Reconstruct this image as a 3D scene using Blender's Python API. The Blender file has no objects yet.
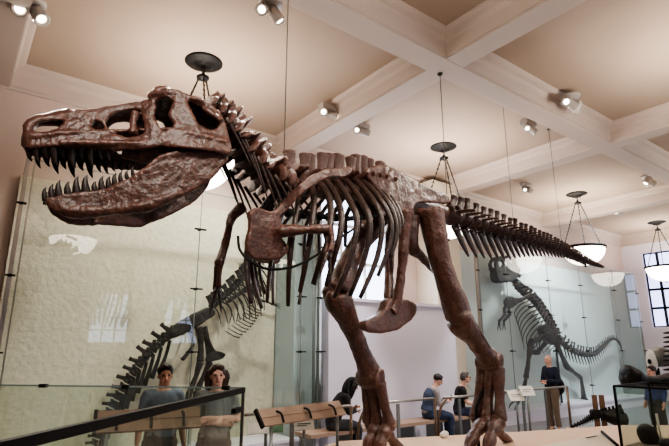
import bpy, math, random
from mathutils import Vector as V, Matrix, noise
random.seed(7)
C = bpy.context.scene.collection
PI = math.pi
# ------------------------------------------------------------------ camera
F, PITCH, HC, AL = 500.0, math.radians(14.2), 1.86, math.radians(52.9)
FW = V((math.cos(AL), math.sin(AL), 0)); RT = V((math.sin(AL), -math.cos(AL), 0))
EYE = V((0, 0, HC))
cd = bpy.data.cameras.new('camera'); cam = bpy.data.objects.new('camera', cd); C.objects.link(cam)
cd.sensor_width = 36; cd.lens = 36 * F / 669; cd.clip_start = 0.05; cd.clip_end = 200
zc = -(FW * math.cos(PITCH) + V((0, 0, math.sin(PITCH)))); yc = zc.cross(RT)
cam.matrix_world = Matrix((RT, yc, zc)).transposed().to_4x4(); cam.location = EYE
bpy.context.scene.camera = cam

# survey helpers: photo measurement -> point on a real plane of the hall
def ray(u, v):
    x = (u - 334.5) / F; y = -(v - 223) / F
    h = math.cos(PITCH) - y * math.sin(PITCH); z = math.sin(PITCH) + y * math.cos(PITCH)
    return (FW * h + RT * x + V((0, 0, z))) / h
def atD(u, v, d): return EYE + ray(u, v) * d
def atZ(u, v, z): r = ray(u, v); return EYE + r * ((z - HC) / r.z)
def atY(u, v, y): r = ray(u, v); return EYE + r * (y / r.y)
def atX(u, v, x): r = ray(u, v); return EYE + r * (x / r.x)
def unproj(P):                             # point -> photo measurement
    q = P - EYE; h = q.dot(FW); l = q.dot(RT); a = h * math.cos(PITCH) + q.z * math.sin(PITCH)
    return 334.5 + F * l / a, 223 - F * (q.z * math.cos(PITCH) - h * math.sin(PITCH)) / a
class Plane:
    def __init__(s, ax, ay, dx, dy):
        s.A = V((ax, ay, 0)); s.dir = V((dx, dy, 0)).normalized(); s.n = V((s.dir.y, -s.dir.x, 0))
    def S(s, u, v, off=0.0):
        r = ray(u, v); t = ((s.A + s.n * off).dot(s.n)) / (r.dot(s.n)); return EYE + r * t
    def ab(s, p): return ((p - s.A).dot(s.dir), p.z, (p - s.A).dot(s.n))
    def at(s, a, b, o): q = s.A + s.dir * a + s.n * o; return V((q.x, q.y, b))
    def mirror(s, p): a, b, o = s.ab(p); return s.at(a, b, -o)

# ------------------------------------------------------------------ materials
def nodes(name):
    m = bpy.data.materials.new(name); m.use_nodes = True
    nt = m.node_tree; return m, nt, nt.nodes, nt.links, nt.nodes['Principled BSDF']
def lin(c): return tuple(((x / 255) / 12.92 if x / 255 < .04045 else ((x / 255 + .055) / 1.055) ** 2.4) for x in c) + (1,)
def mat(name, rgb, rough=.6, metal=0, var=.15, scale=6, bump=0, bscale=40, spec=.5, detail=4, cavity=0):
    m, nt, N, L, P = nodes(name)
    a = lin(rgb); P.inputs['Roughness'].default_value = rough; P.inputs['Metallic'].default_value = metal
    P.inputs['Specular IOR Level'].default_value = spec
    tc = N.new('ShaderNodeTexCoord'); nz = N.new('ShaderNodeTexNoise'); nz.inputs['Scale'].default_value = scale; nz.inputs['Detail'].default_value = detail
    L.new(tc.outputs['Object'], nz.inputs['Vector'])
    mx = N.new('ShaderNodeMix'); mx.data_type = 'RGBA'
    mx.inputs[6].default_value = tuple(x * (1 - var) for x in a[:3]) + (1,); mx.inputs[7].default_value = tuple(min(1, x * (1 + var)) for x in a[:3]) + (1,)
    L.new(nz.outputs['Fac'], mx.inputs[0]); L.new(mx.outputs[2], P.inputs['Base Color'])
    if cavity:                              # shade painted into hollows and edges lightened, for contrast; fine grain streaks
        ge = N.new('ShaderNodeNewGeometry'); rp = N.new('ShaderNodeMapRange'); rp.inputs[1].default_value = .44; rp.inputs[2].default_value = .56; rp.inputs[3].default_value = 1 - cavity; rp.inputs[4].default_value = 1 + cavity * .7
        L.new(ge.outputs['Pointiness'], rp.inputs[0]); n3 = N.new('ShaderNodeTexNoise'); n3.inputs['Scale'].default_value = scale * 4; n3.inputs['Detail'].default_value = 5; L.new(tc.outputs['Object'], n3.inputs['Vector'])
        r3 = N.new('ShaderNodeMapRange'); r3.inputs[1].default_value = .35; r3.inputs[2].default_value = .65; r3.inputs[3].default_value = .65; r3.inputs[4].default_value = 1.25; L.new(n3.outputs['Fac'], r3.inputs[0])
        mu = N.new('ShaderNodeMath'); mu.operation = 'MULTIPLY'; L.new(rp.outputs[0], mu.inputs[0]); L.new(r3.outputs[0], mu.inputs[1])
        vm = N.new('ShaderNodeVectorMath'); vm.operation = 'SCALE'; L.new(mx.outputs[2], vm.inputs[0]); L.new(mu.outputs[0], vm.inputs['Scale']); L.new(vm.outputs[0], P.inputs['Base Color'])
    if bump:
        n2 = N.new('ShaderNodeTexNoise'); n2.inputs['Scale'].default_value = bscale; n2.inputs['Detail'].default_value = 6
        L.new(tc.outputs['Object'], n2.inputs['Vector'])
        b = N.new('ShaderNodeBump'); b.inputs['Strength'].default_value = bump; b.inputs['Distance'].default_value = .02
        L.new(n2.outputs['Fac'], b.inputs['Height']); L.new(b.outputs['Normal'], P.inputs['Normal'])
    return m
def emis(name, rgb, s):
    m, nt, N, L, P = nodes(name); a = lin(rgb)
    P.inputs['Base Color'].default_value = a; P.inputs['Emission Color'].default_value = a; P.inputs['Emission Strength'].default_value = s
    return m
def glass(name, tint, ior=1.45, haze=0.0, hazecol=(200, 210, 205)):
    m = bpy.data.materials.new(name); m.use_nodes = True; nt = m.node_tree; N = nt.nodes; L = nt.links; N.clear()
    o = N.new('ShaderNodeOutputMaterial'); t = N.new('ShaderNodeBsdfTransparent'); t.inputs[0].default_value = lin(tint)
    g = N.new('ShaderNodeBsdfGlossy'); g.inputs['Roughness'].default_value = .0
    lw = N.new('ShaderNodeLayerWeight'); lw.inputs[0].default_value = .5; pw = N.new('ShaderNodeMath'); pw.operation = 'POWER'; pw.inputs[1].default_value = 5; L.new(lw.outputs['Facing'], pw.inputs[0])
    r0 = 2 * ((ior - 1) / (ior + 1)) ** 2; fr = N.new('ShaderNodeMath'); fr.operation = 'MULTIPLY_ADD'; fr.inputs[1].default_value = .5 - r0; fr.inputs[2].default_value = r0; L.new(pw.outputs[0], fr.inputs[0])
    mx = N.new('ShaderNodeMixShader'); L.new(fr.outputs[0], mx.inputs[0]); L.new(g.outputs[0], mx.inputs[2])
    if haze:
        d = N.new('ShaderNodeBsdfDiffuse'); d.inputs[0].default_value = lin(hazecol)
        m2 = N.new('ShaderNodeMixShader'); m2.inputs[0].default_value = haze
        L.new(t.outputs[0], m2.inputs[1]); L.new(d.outputs[0], m2.inputs[2]); L.new(m2.outputs[0], mx.inputs[1])
    else: L.new(t.outputs[0], mx.inputs[1])
    L.new(mx.outputs[0], o.inputs[0]); return m
M = {}
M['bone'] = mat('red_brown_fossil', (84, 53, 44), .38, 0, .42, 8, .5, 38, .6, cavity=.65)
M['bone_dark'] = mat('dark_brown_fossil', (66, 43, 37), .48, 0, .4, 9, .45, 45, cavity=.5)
M['tooth'] = mat('tooth_enamel', (36, 25, 22), .4, 0, .45, 14, .1, 60, .35)
M['black_bone'] = mat('black_brown_fossil', (29, 24, 23), .55, 0, .4, 9, .4, 30, spec=.3)
M['grey_bone'] = mat('grey_brown_fossil', (56, 52, 52), .5, 0, .45, 9, .4, 30)
M['bill'] = mat('black_fossil_bill', (22, 18, 17), .5, 0, .4, 9, .3, 20, spec=.3)
M['black'] = mat('black_metal', (15, 14, 14), .6, 0, .1, spec=.25)
M['steel'] = mat('brushed_steel', (170, 165, 160), .3, .9, .06, 30)
M['grey_metal'] = mat('grey_metal', (120, 122, 120), .4, .7, .06, 30)
M['bronze'] = mat('bronze_rail', (120, 100, 84), .35, .7, .1, 20)
M['ceiling'] = mat('ceiling_paint', (176, 157, 141), .9, 0, .04, 1.0)
M['beam'] = mat('beam_paint', (194, 178, 168), .8, 0, .03, 1.5)
M['wall'] = mat('wall_paint', (206, 186, 176), .85, 0, .03, 1.2)
M['cream'] = mat('cream_paint', (214, 202, 182), .8, 0, .03, 1.2)
M['panel'] = mat('pale_panel_paint', (226, 221, 232), .8, 0, .03, 1.2)
M['plaster'] = mat('rough_plaster', (214, 206, 188), .9, 0, .16, 9, 1.0, 12)
M['plaster_cool'] = mat('smooth_case_back', (216, 224, 222), .9, 0, .04, 2, .3, 12)
M['greyblue'] = mat('grey_blue_panel', (168, 182, 186), .7, 0, .04)
M['floor'] = mat('terrazzo_floor', (128, 130, 134), .35, 0, .1, 40)
M['peach'] = mat('peach_platform', (212, 182, 156), .8, 0, .06, 12, .3, 60)
M['wood'] = mat('pale_wood', (160, 134, 114), .5, 0, .15, 8)
M['brownwood'] = mat('brown_wood', (120, 92, 74), .5, 0, .15, 8)
M['white'] = mat('white_board', (232, 230, 222), .6, 0, .03)
M['green'] = mat('green_card', (120, 160, 128), .6, 0, .05)
M['sand'] = mat('sand_bed', (134, 118, 102), .9, 0, .15, 30, .4, 80)
M['rock'] = mat('brown_fossil_rock', (112, 82, 66), .7, 0, .4, 12, .7, 25)
M['fixture'] = mat('white_fixture', (178, 170, 164), .4, .1, .03)
M['lens'] = emis('spot_lens', (255, 244, 225), 5)
M['bowl'] = emis('lamp_bowl', (255, 242, 224), 6.0)
M['daylight'] = emis('daylight_window', (214, 228, 255), 2.6)
M['dayblue'] = emis('lilac_window', (190, 198, 246), 2.2)
M['glass'] = glass('case_glass', (244, 249, 244), 1.55, .015)
M['glass_cool'] = glass('cool_case_glass', (242, 249, 249), 1.6, .03, (200, 222, 226))
M['glass_near'] = glass('near_case_glass', (232, 240, 234), 1.35, .03, (180, 190, 180))
M['glass_edge'] = glass('glass_edge', (190, 205, 202), 1.4, .4, (168, 182, 184))
def skin(n, c): return mat(n, c, .5, 0, .05, 8)
M['skin_a'] = skin('tan_skin', (190, 140, 115)); M['skin_b'] = skin('pale_skin', (226, 178, 158))
def cloth(n, c): M[n] = mat(n + '_cloth', c, .85, 0, .12, 20, .3, 120); return M[n]
for n, c in dict(grey_blue=(112, 124, 140), heather=(120, 122, 122), black_c=(30, 28, 30), denim=(66, 80, 104), navy=(30, 38, 60), khaki=(120, 104, 88), charcoal=(58, 58, 62), jeans=(46, 56, 82), olive=(120, 112, 98), blue_c=(50, 66, 120), pinkc=(190, 110, 120), greycloth=(150, 146, 146)).items(): cloth(n, c)
M['hair_black'] = mat('black_hair', (26, 21, 20), .45, 0, .3, 60); M['hair_brown'] = mat('brown_hair', (58, 40, 32), .45, 0, .3, 60); M['hair_grey'] = mat('dark_grey_hair', (74, 66, 62), .5, 0, .3, 60)
M['eye'] = mat('eye_dark', (30, 22, 20), .2, 0, .02); M['lip'] = mat('lip', (168, 92, 84), .5, 0, .05)

# ------------------------------------------------------------------ mesh kit
class G:                                   # collects geometry for ONE mesh
    def __init__(s): s.v = []; s.f = []
    def add(s, vs, fs):
        k = len(s.v); s.v += [V(x) for x in vs]; s.f += [tuple(i + k for i in f) for f in fs]; return s
    def box(s, c, size, rot=None, taper=1.0):
        c = V(c); h = V(size) / 2; vs = []
        for z in (-1, 1):
            t = taper if z > 0 else 1
            for x, y in ((-1, -1), (1, -1), (1, 1), (-1, 1)):
                p = V((x * h.x * t, y * h.y * t, z * h.z)); vs.append(c + (rot @ p if rot else p))
        return s.add(vs, [(3, 2, 1, 0), (4, 5, 6, 7), (0, 1, 5, 4), (1, 2, 6, 5), (2, 3, 7, 6), (3, 0, 4, 7)])
    def sweep(s, pts, rad, n=8, ref=None, sub=3, caps=True, closed=False):
        pts = [V(p) for p in pts]; rad = [r if isinstance(r, tuple) else (r, r) for r in rad]
        if len(rad) == 1: rad = rad * len(pts)
        if sub > 1 and len(pts) > 2: pts, rad = spline(pts, rad, sub, closed)
        m = len(pts); vs = []; fs = []; prev = None
        for i in range(m):
            if closed: t = pts[(i + 1) % m] - pts[i - 1]
            else: t = pts[min(i + 1, m - 1)] - pts[max(i - 1, 0)]
            t.normalize()
            if ref is not None: r = V(ref)
            elif prev is None: r = V((0, 0, 1)) if abs(t.z) < .9 else V((1, 0, 0))
            else: r = prev
            sd = t.cross(r)
            if sd.length < 1e-4: sd = t.orthogonal()
            sd.normalize(); up = sd.cross(t).normalized(); prev = up
            for k in range(n):
                a = 2 * PI * k / n; vs.append(pts[i] + sd * (math.cos(a) * rad[i][0]) + up * (math.sin(a) * rad[i][1]))
        for i in range(m if closed else m - 1):
            j = (i + 1) % m
            for k in range(n): fs.append((i * n + k, i * n + (k + 1) % n, j * n + (k + 1) % n, j * n + k))
        if caps and not closed:
            fs.append(tuple(range(n - 1, -1, -1))); fs.append(tuple((m - 1) * n + k for k in range(n)))
        return s.add(vs, fs)
    def lathe(s, c, prof, n=24, axis=(0, 0, 1), caps=False):
        c = V(c); q = V((0, 0, 1)).rotation_difference(V(axis)); vs = []; fs = []
        for r, z in prof:
            for k in range(n):
                a = 2 * PI * k / n; vs.append(c + q @ V((r * math.cos(a), r * math.sin(a), z)))
        for i in range(len(prof) - 1):
            for k in range(n): fs.append((i * n + k, i * n + (k + 1) % n, (i + 1) * n + (k + 1) % n, (i + 1) * n + k))
        if caps: fs.append(tuple(range(n - 1, -1, -1))); fs.append(tuple((len(prof) - 1) * n + k for k in range(n)))
        return s.add(vs, fs)
    def ball(s, c, r, n=12, rot=None):
        c = V(c); r = V(r) if not isinstance(r, (int, float)) else V((r, r, r)); vs = []; fs = []
        for i in range(n + 1):
            th = PI * i / n
            for k in range(n * 2):
                a = PI * k / n; p = V((math.sin(th) * math.cos(a) * r.x, math.sin(th) * math.sin(a) * r.y, math.cos(th) * r.z)); vs.append(c + (rot @ p if rot else p))
        for i in range(n):
            for k in range(n * 2): fs.append((i * n * 2 + k, (i + 1) * n * 2 + k, (i + 1) * n * 2 + (k + 1) % (n * 2), i * n * 2 + (k + 1) % (n * 2)))
        return s.add(vs, fs)
    def map(s, fn): s.v = [fn(p) for p in s.v]; return s
    def merge(s, o): return s.add(o.v, o.f)
def spline(pts, rad, sub, closed=False):
    op, orr = [], []; m = len(pts)
    for i in range(m if closed else m - 1):
        if closed: a, b, c, d = [(i + k - 1) % m for k in range(4)]
        else: a, b, c, d = max(i - 1, 0), i, i + 1, min(i + 2, m - 1)
        for k in range(sub):
            t = k / sub; w = (-.5*t+t*t-.5*t**3, 1-2.5*t*t+1.5*t**3, .5*t+2*t*t-1.5*t**3, -.5*t*t+.5*t**3)
            op.append(pts[a]*w[0] + pts[b]*w[1] + pts[c]*w[2] + pts[d]*w[3])
            orr.append(tuple(rad[b][q]*(1-t) + rad[c][q]*t for q in (0, 1)))
    if not closed: op.append(pts[-1].copy()); orr.append(rad[-1])
    return op, orr
def mesh(name, g, smooth=True):
    me = bpy.data.meshes.new(name); me.from_pydata([tuple(p) for p in g.v], [], g.f); me.update()
    if smooth: me.polygons.foreach_set('use_smooth', [True] * len(me.polygons))
    return me
def fuse(g, vox, smooth=3, keep=None):     # weld overlapping volumes into one organic surface
    me = mesh('tmp', g, False); o = bpy.data.objects.new('tmp', me); C.objects.link(o)
    r = o.modifiers.new('r', 'REMESH'); r.mode = 'VOXEL'; r.voxel_size = vox
    if smooth: sm = o.modifiers.new('s', 'SMOOTH'); sm.iterations = smooth; sm.factor = .5
    dg = bpy.context.evaluated_depsgraph_get(); ev = o.evaluated_get(dg); m2 = bpy.data.meshes.new_from_object(ev)
    q = G(); q.v = [v.co.copy() for v in m2.vertices]; q.f = [tuple(p.vertices) for p in m2.polygons]
    bpy.data.objects.remove(o); bpy.data.meshes.remove(me); bpy.data.meshes.remove(m2); return q
def rough(g, amp, sc):                     # weathered surface
    me = mesh('tmp', g, False); ns = [n.vector.copy() for n in me.vertex_normals]; bpy.data.meshes.remove(me)
    g.v = [p + n * (amp * (noise.noise(p * sc) + .5 * noise.noise(p * sc * 2.7))) for p, n in zip(g.v, ns)]; return g
W = {}
def link(o, name, parent=None, mw=None):
    o.name = name; C.objects.link(o); mw = mw or Matrix.Identity(4); W[o] = mw
    if parent: o.parent = parent; o.matrix_parent_inverse = W[parent].inverted()
    o.matrix_basis = mw; return o
def obj(name, g, m, parent=None, smooth=True, mw=None, data=None):
    me = data or mesh(name, g, smooth)
    if data is None: me.materials.append(M[m] if isinstance(m, str) else m)
    return link(bpy.data.objects.new(name, me), name, parent, mw)
def tag(o, label, cat, group=None):
    o['label'] = label; o['category'] = cat
    if group: o['group'] = group
    return o
def thing(name, label, cat, loc, group=None):
    o = bpy.data.objects.new(name, None); o.empty_display_size = .2
    return tag(link(o, name, None, Matrix.Translation(V(loc))), label, cat, group)
def struct(name, g, m, smooth=False):
    o = obj(name, g, m, None, smooth); o['kind'] = 'structure'; return o
def sub(name, g, m, parent, smooth=True, label=None):
    o = obj(name, g, m, parent, smooth)
    if label: o['label'] = label
    return o

# ------------------------------------------------------------------ room shell
ZC, ZS, YW, XE = 6.4, 6.0, 9.1, 21.8
g = G().box((8.5, -1.5, -.1), (31, 22.5, .2)); struct('floor', g, 'floor')
g = G().box((8.5, -1.5, ZC + .1), (31, 22.5, .2)); struct('ceiling', g, 'ceiling')
# back wall with a window opening
wx0, wx1, wz0, wz1 = 6.5, 8.75, 3.0, 5.7
g = G()
for x0, x1, z0, z1 in ((-7, wx0, 0, ZC), (wx1, 24, 0, ZC), (wx0, wx1, 0, wz0), (wx0, wx1, wz1, ZC)):
    g.box(((x0 + x1) / 2, YW + .2, (z0 + z1) / 2), (x1 - x0, .4, z1 - z0))
struct('wall_back', g, 'wall')
g = G()
wy0, wy1, ez0, ez1 = 6.9, 8.35, 2.7, 5.6
for y0, y1, z0, z1 in ((-12.5, wy0, 0, ZC), (wy1, YW + .4, 0, ZC), (wy0, wy1, 0, ez0), (wy0, wy1, ez1, ZC)):
    g.box((XE + .2, (y0 + y1) / 2, (z0 + z1) / 2), (.4, y1 - y0, z1 - z0))
struct('wall_end', g, 'panel')
g = G().box((-7, -1.5, ZC / 2), (.3, 22.5, ZC)); struct('wall_left', g, 'wall')
# opposite wall of the hall (behind the viewer) with two tall windows
g = G()
FWY = 2 * 8.06 + 12.6
ops = [(atY(92, 300, FWY).x, atY(130, 300, FWY).x), (atY(162, 300, FWY).x, atY(200, 300, FWY).x)]
xs = -7
for a, b in ops + [(24, 24)]:
    if a > xs: g.box(((xs + a) / 2, -12.6, ZC / 2), (a - xs, .3, ZC))
    if b > a: g.box(((a + b) / 2, -12.6, 1.1), (b - a, .3, 2.2)); g.box(((a + b) / 2, -12.6, 5.6), (b - a, .3, 1.6))
    xs = b
struct('wall_front', g, 'wall')
def window(name, c, w, h, axis, nx, nz, pm, fm, fw=.05):
    g = G(); ax = V((1, 0, 0)) if axis == 'x' else V((0, 1, 0)); th = .06
    def bar(s0, s1, z0, z1):
        p = V(c) + ax * ((s0 + s1) / 2) + V((0, 0, (z0 + z1) / 2)); d = (s1 - s0, th, z1 - z0) if axis == 'x' else (th, s1 - s0, z1 - z0); g.box(p, d)
    for i in range(nx + 1): x = -w / 2 + w * i / nx; bar(x - fw / 2, x + fw / 2, -h / 2, h / 2)
    for i in range(nz + 1): z = -h / 2 + h * i / nz; bar(-w / 2, w / 2, z - fw / 2, z + fw / 2)
    f = struct(name, g, fm)
    gp = G(); off = V((0, .08, 0)) if axis == 'x' else V((.08, 0, 0))
    if c[1] < 0: off = -off
    gp.box(V(c) + off, (w, .02, h) if axis == 'x' else (.02, w, h)); obj('pane', gp, pm, f, False)
window('window_1', ((wx0 + wx1) / 2, YW + .25, (wz0 + wz1) / 2), wx1 - wx0, wz1 - wz0, 'x', 3, 3, 'daylight', 'white', .07)
window('window_2', (XE + .15, (wy0 + wy1) / 2, (ez0 + ez1) / 2), wy1 - wy0, ez1 - ez0, 'y', 3, 4, 'dayblue', 'black', .09)
for i, (a, b) in enumerate(ops): window('window_%d' % (i + 3), ((a + b) / 2, -12.6, 3.5), b - a, 2.6, 'x', 3, 4, 'daylight', 'white', .08)
# low pale wall panel under the window, pilaster, skirting
g = G().box((7.88, 8.35, 1.42), (3.8, .5, 2.84)); g.box((7.88, 8.33, 2.86), (3.86, .58, .06)); struct('trim_1', g, 'panel')
g = G().box((10.05, 8.75, 3.1), (.95, .7, 6.2)); g.box((10.05, 8.72, .15), (1.02, .8, .3)); struct('trim_2', g, 'cream')
g = G().box((0, YW - .02, .1), (14, .05, .2)); struct('baseboard_back', g, 'cream')
# coffered ceiling: beams with a stepped crown
def prof(side):                            # half section (offset from centre, z)
    return [(.19, ZS), (.19, ZS + .03), (.21, ZS + .035), (.21, ZS + .24), (.24, ZS + .27), (.25, ZS + .31), (.31, ZS + .34), (.34, ZS + .37), (.36, ZC + .01)]
def beam(name, a, b, horizontal, pos):
    pr = [(x, z if horizontal else z + .004) for x, z in prof(1)]; full = [(-x, z) for x, z in reversed(pr)] + pr; vs = []; n = len(full)
    for t in (a, b):
        for x, z in full: vs.append((t, pos + x, z) if horizontal else (pos + x, t, z))
    fs = [(i, i + 1, n + i + 1, n + i) for i in range(n - 1)] + [(n - 1, 0, n, 2 * n - 1), tuple(range(n)), tuple(range(2 * n - 1, n - 1, -1))]
    struct(name, G().add(vs, fs), 'beam')
beam('trim_3', -7, XE, True, 4.42); beam('trim_4', -7, XE, True, -1.0); beam('trim_5', -7, XE, True, -6.5)
k = 6
for x in (.02, 5.45, 10.58, 16.0): beam('trim_%d' % k, -12.5, YW, False, x); k += 1
def cornice(name, a, b, horizontal, pos, sgn):
    pr = [(0, 5.98), (.03, 5.98), (.03, 6.02), (.06, 6.05), (.06, 6.22), (.1, 6.25), (.12, 6.3), (.19, 6.34), (.22, 6.38), (.24, ZC + .01), (0, ZC + .01)]; n = len(pr); vs = []
    for t in (a, b):
        for x, z in pr: vs.append((t, pos + sgn * x, z) if horizontal else (pos + sgn * x, t, z))
    struct(name, G().add(vs, [(i, (i + 1) % n, n + (i + 1) % n, n + i) for i in range(n)]), 'beam')
cornice('trim_10', -7, XE, True, YW, -1); cornice('trim_11', -12.5, YW, False, XE, -1)

# ------------------------------------------------------------------ pendant lamps
def pendant(x, y, label, shared=[]):
    t = thing('pendant_lamp', label, 'lamp', (x, y, ZC), 'bowl pendant lamps under the coffered ceiling')
    mw = Matrix.Translation((x, y, ZC))
    if not shared:
        def mk(n, g, m): me = mesh(n, g); me.materials.append(M[m]); shared.append((n, me))
        mk('canopy', G().lathe((0, 0, 0), [(.02, -.1), (.12, -.1), (.13, -.07), (.2, -.05), (.27, -.03), (.3, -.015), (.29, 0), (.02, 0)], 32), 'black')
        g = G().sweep([(0, 0, -.09), (.03, 0, -.14), (0, 0, -.2), (-.03, 0, -.14)], [.008], 6, sub=4, closed=True, ref=(0, 1, 0))
        g.lathe((0, 0, -.3), [(.01, .1), (.03, .09), (.04, .05), (.1, .03), (.1, 0), (.05, -.02), (.01, -.05)], 20); mk('hanger', g, 'black')
        for a in range(3):
            g = G(); an = a * 2 * PI / 3 + .35; p0 = V((.07 * math.cos(an), .07 * math.sin(an), -.3)); p1 = V((.56 * math.cos(an), .56 * math.sin(an), -1.66)); m = 26
            for i in range(m):
                q = p0.lerp(p1, (i + .5) / m); d = (p1 - p0).normalized(); sd = V((-math.sin(an), math.cos(an), 0)) if i % 2 else d.cross(V((-math.sin(an), math.cos(an), 0)))
                g.sweep([q - d * .03, q + sd * .012, q + d * .03, q - sd * .014], [.0095], 4, sub=2, closed=True, ref=tuple(d.cross(sd)))
            mk('chain', g, 'black')
        mk('rim', G().lathe((0, 0, -1.68), [(.57, -.02), (.6, -.02), (.615, .0), (.615, .05), (.57, .055), (.57, -.02)], 40), 'black')
        pr = [(.575 * math.cos(a * PI / 2 / 12), -1.67 - .5 * math.sin(a * PI / 2 / 12)) for a in range(13)]
        mk('bowl', G().lathe((0, 0, 0), pr, 40), 'bowl')
        g = G()
        for a in range(3):
            an = a * 2 * PI / 3 + .35; g.sweep([(.582 * math.cos(b) * math.cos(an), .582 * math.cos(b) * math.sin(an), -1.67 - .505 * math.sin(b)) for b in [q * PI / 2 / 8 for q in range(9)]], [.006], 5, sub=1)
        mk('rib', g, 'bronze')
        mk('finial', G().lathe((0, 0, -2.17), [(.005, 0), (.03, -.01), (.035, -.03), (.02, -.05), (.005, -.06)], 14), 'black')
    for n, me in shared: obj(n, None, None, t, True, mw, me)
    ld = bpy.data.lights.new('uplight', 'AREA'); ld.shape = 'DISK'; ld.size = .9; ld.energy = 36; ld.color = (1, .93, .84)
    lo = bpy.data.objects.new('uplight', ld); link(lo, 'uplight', t, Matrix.Translation((x, y, ZC - 1.62)) @ Matrix.Rotation(PI, 4, 'X'))
PL = ['bowl pendant lamp hanging behind the big skull, only its canopy and lower bowl showing', 'bowl pendant lamp with canopy and chains above the hip of the big skeleton',
      'bowl pendant lamp beside the tip of the long tail', 'bowl pendant lamp cut by the frame in front of the end window']
for i, x in enumerate((2.68, 8.5, 14.48, 20.2)): pendant(x, 7.07, PL[i])
for x, y, w in ((2.3, 1.6, 'nearest the glass'), (8.5, 1.75, 'further along'), (14.5, 1.75, 'by the end wall')): pendant(x, y, 'bowl pendant lamp of the row over the viewer, ' + w)
pendant(2.3, -4.0, 'bowl pendant lamp of the rear row, mirrored faintly in the left glass')

# ------------------------------------------------------------------ ceiling spotlights
def spot_fixture(u, v, z, dirs, label, plate='round', head=.075, light=None):
    p = atZ(u, v, z); t = thing('ceiling_spotlight', label, 'spotlight', p, 'twin head spotlights on the ceiling')
    g = G()
    if plate == 'round': g.lathe(p, [(.01, -.05), (.15, -.05), (.17, -.03), (.17, 0), (.01, 0)], 24)
    else: g.box(p + V((0, 0, -.05)), (.34, .16, .1))
    sub('base_plate', g, 'fixture', t, plate == 'round')
    n = len(dirs)
    for i, d in enumerate(dirs):
        d = V(d).normalized(); q = p + V(((i - (n - 1) / 2) * .2, 0, -.16)); g = G()
        g.lathe(q, [(.02, -.13), (head * .8, -.12), (head * .9, -.04), (head, .1), (head * .97, .12), (head * .8, .11)], 18, d); g.sweep([q, p + V(((i - (n - 1) / 2) * .2, 0, -.03))], [.015], 6)
        h = sub('lamp_head', g, 'fixture', t); sub('lens', G().lathe(q, [(.001, .09), (head * .6, .09)], 18, d), 'lens', h)
    if light:
        tgt, en, ang = light; ld = bpy.data.lights.new('beam_light', 'SPOT'); ld.energy = en; ld.spot_size = math.radians(ang); ld.spot_blend = .7; ld.shadow_soft_size = .06; ld.color = (1, .9, .78)
        q = p + V((0, 0, -.3)); lo = bpy.data.objects.new('beam_light', ld)
        link(lo, 'beam_light', t, Matrix.Translation(q) @ (V(tgt) - q).to_track_quat('-Z', 'Y').to_matrix().to_4x4())
spot_fixture(270, 2, 6.35, [(-.5, -.6, -.6), (.5, -.2, -.8)], 'white twin spotlight cut by the top edge above the long hanging cable', 'round', .085, ((1.3, 3.8, 3.6), 420, 50))
spot_fixture(328, 106, 6.3, [(-.6, -.8, -.4), (.7, -.6, -.4)], 'boxed twin spotlight on the beam behind the neck of the big skeleton', 'box', .085, ((3, 4.2, 3.4), 70, 60))
spot_fixture(361, 124, 6.35, [(-.6, -.6, -.4), (.7, -.5, -.3)], 'small twin spotlight just beyond the boxed one, on the next ceiling panel', 'box', .075)
spot_fixture(570, 96, 6.3, [(-.6, -.5, -.6), (.6, -.3, -.7), (.3, .5, -.8)], 'round based spotlight cluster on the long beam at upper right', 'round', .085, ((5, 4.3, 3.0), 300, 60))
spot_fixture(528, 121, 6.38, [(-.4, -.5, -.6), (.5, -.5, -.7)], 'small spotlight on the panel between the long beam and the lamps', 'box', .075)
spot_fixture(510, 171, 6.25, [(-.5, -.7, -.4)], 'single boxed spotlight on the cross beam above the tail', 'box', .07)
spot_fixture(616, 207, 6.3, [(-.6, -.6, -.5), (.6, -.7, -.4)], 'twin spotlight on the far cross beam above the tail lamp', 'box', .1)
spot_fixture(648, 176, 6.38, [(-.5, .4, -.8), (.6, -.5, -.6)], 'twin spotlight on the panel at the right edge below the beam crossing', 'round', .1)
spot_fixture(526, 184, 6.38, [(-.6, -.5, -.6), (.5, -.6, -.6)], 'faint small twin spotlight on the panel above the tail, left of the tail lamp', 'box', .07)
spot_fixture(32, 1, 6.2, [(-.15, -.75, -.6), (.4, -.5, -.9)], 'glaring spotlight at the top left corner of the ceiling', 'round', .1, ((.9, 3.9, 3.4), 380, 60))
def extra_spot(loc, tgt, en, ang, col=(1, .92, .82)):
    ld = bpy.data.lights.new('spot', 'SPOT'); ld.energy = en; ld.spot_size = math.radians(ang); ld.spot_blend = .8; ld.shadow_soft_size = .12; ld.color = col
    lo = bpy.data.objects.new('spot', ld); C.objects.link(lo); lo.location = loc; lo.rotation_euler = (V(tgt) - V(loc)).to_track_quat('-Z', 'Y').to_euler()
extra_spot((-.8, 1.2, 6.2), (1.0, 3.8, 3.5), 560, 45)
extra_spot((3.2, .6, 6.2), (3.4, 4.2, 3.4), 420, 60)
extra_spot((7.2, .4, 6.2), (5.0, 4.2, 1.8), 320, 50)
extra_spot((4.5, 6.6, 6.2), (3.0, 8.8, 2.4), 620, 85, (1, .97, .9))
extra_spot((8.6, 5.8, 6.2), (7.7, 8.1, 1.7), 560, 70, (.96, .93, 1))
extra_spot((15, 6.2, 6.2), (15.5, 8.8, 2.4), 1050, 100, (.9, .97, 1))
extra_spot((9.5, 2.0, 6.2), (9.4, 4.6, .6), 300, 60, (1, .88, .76))

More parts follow.
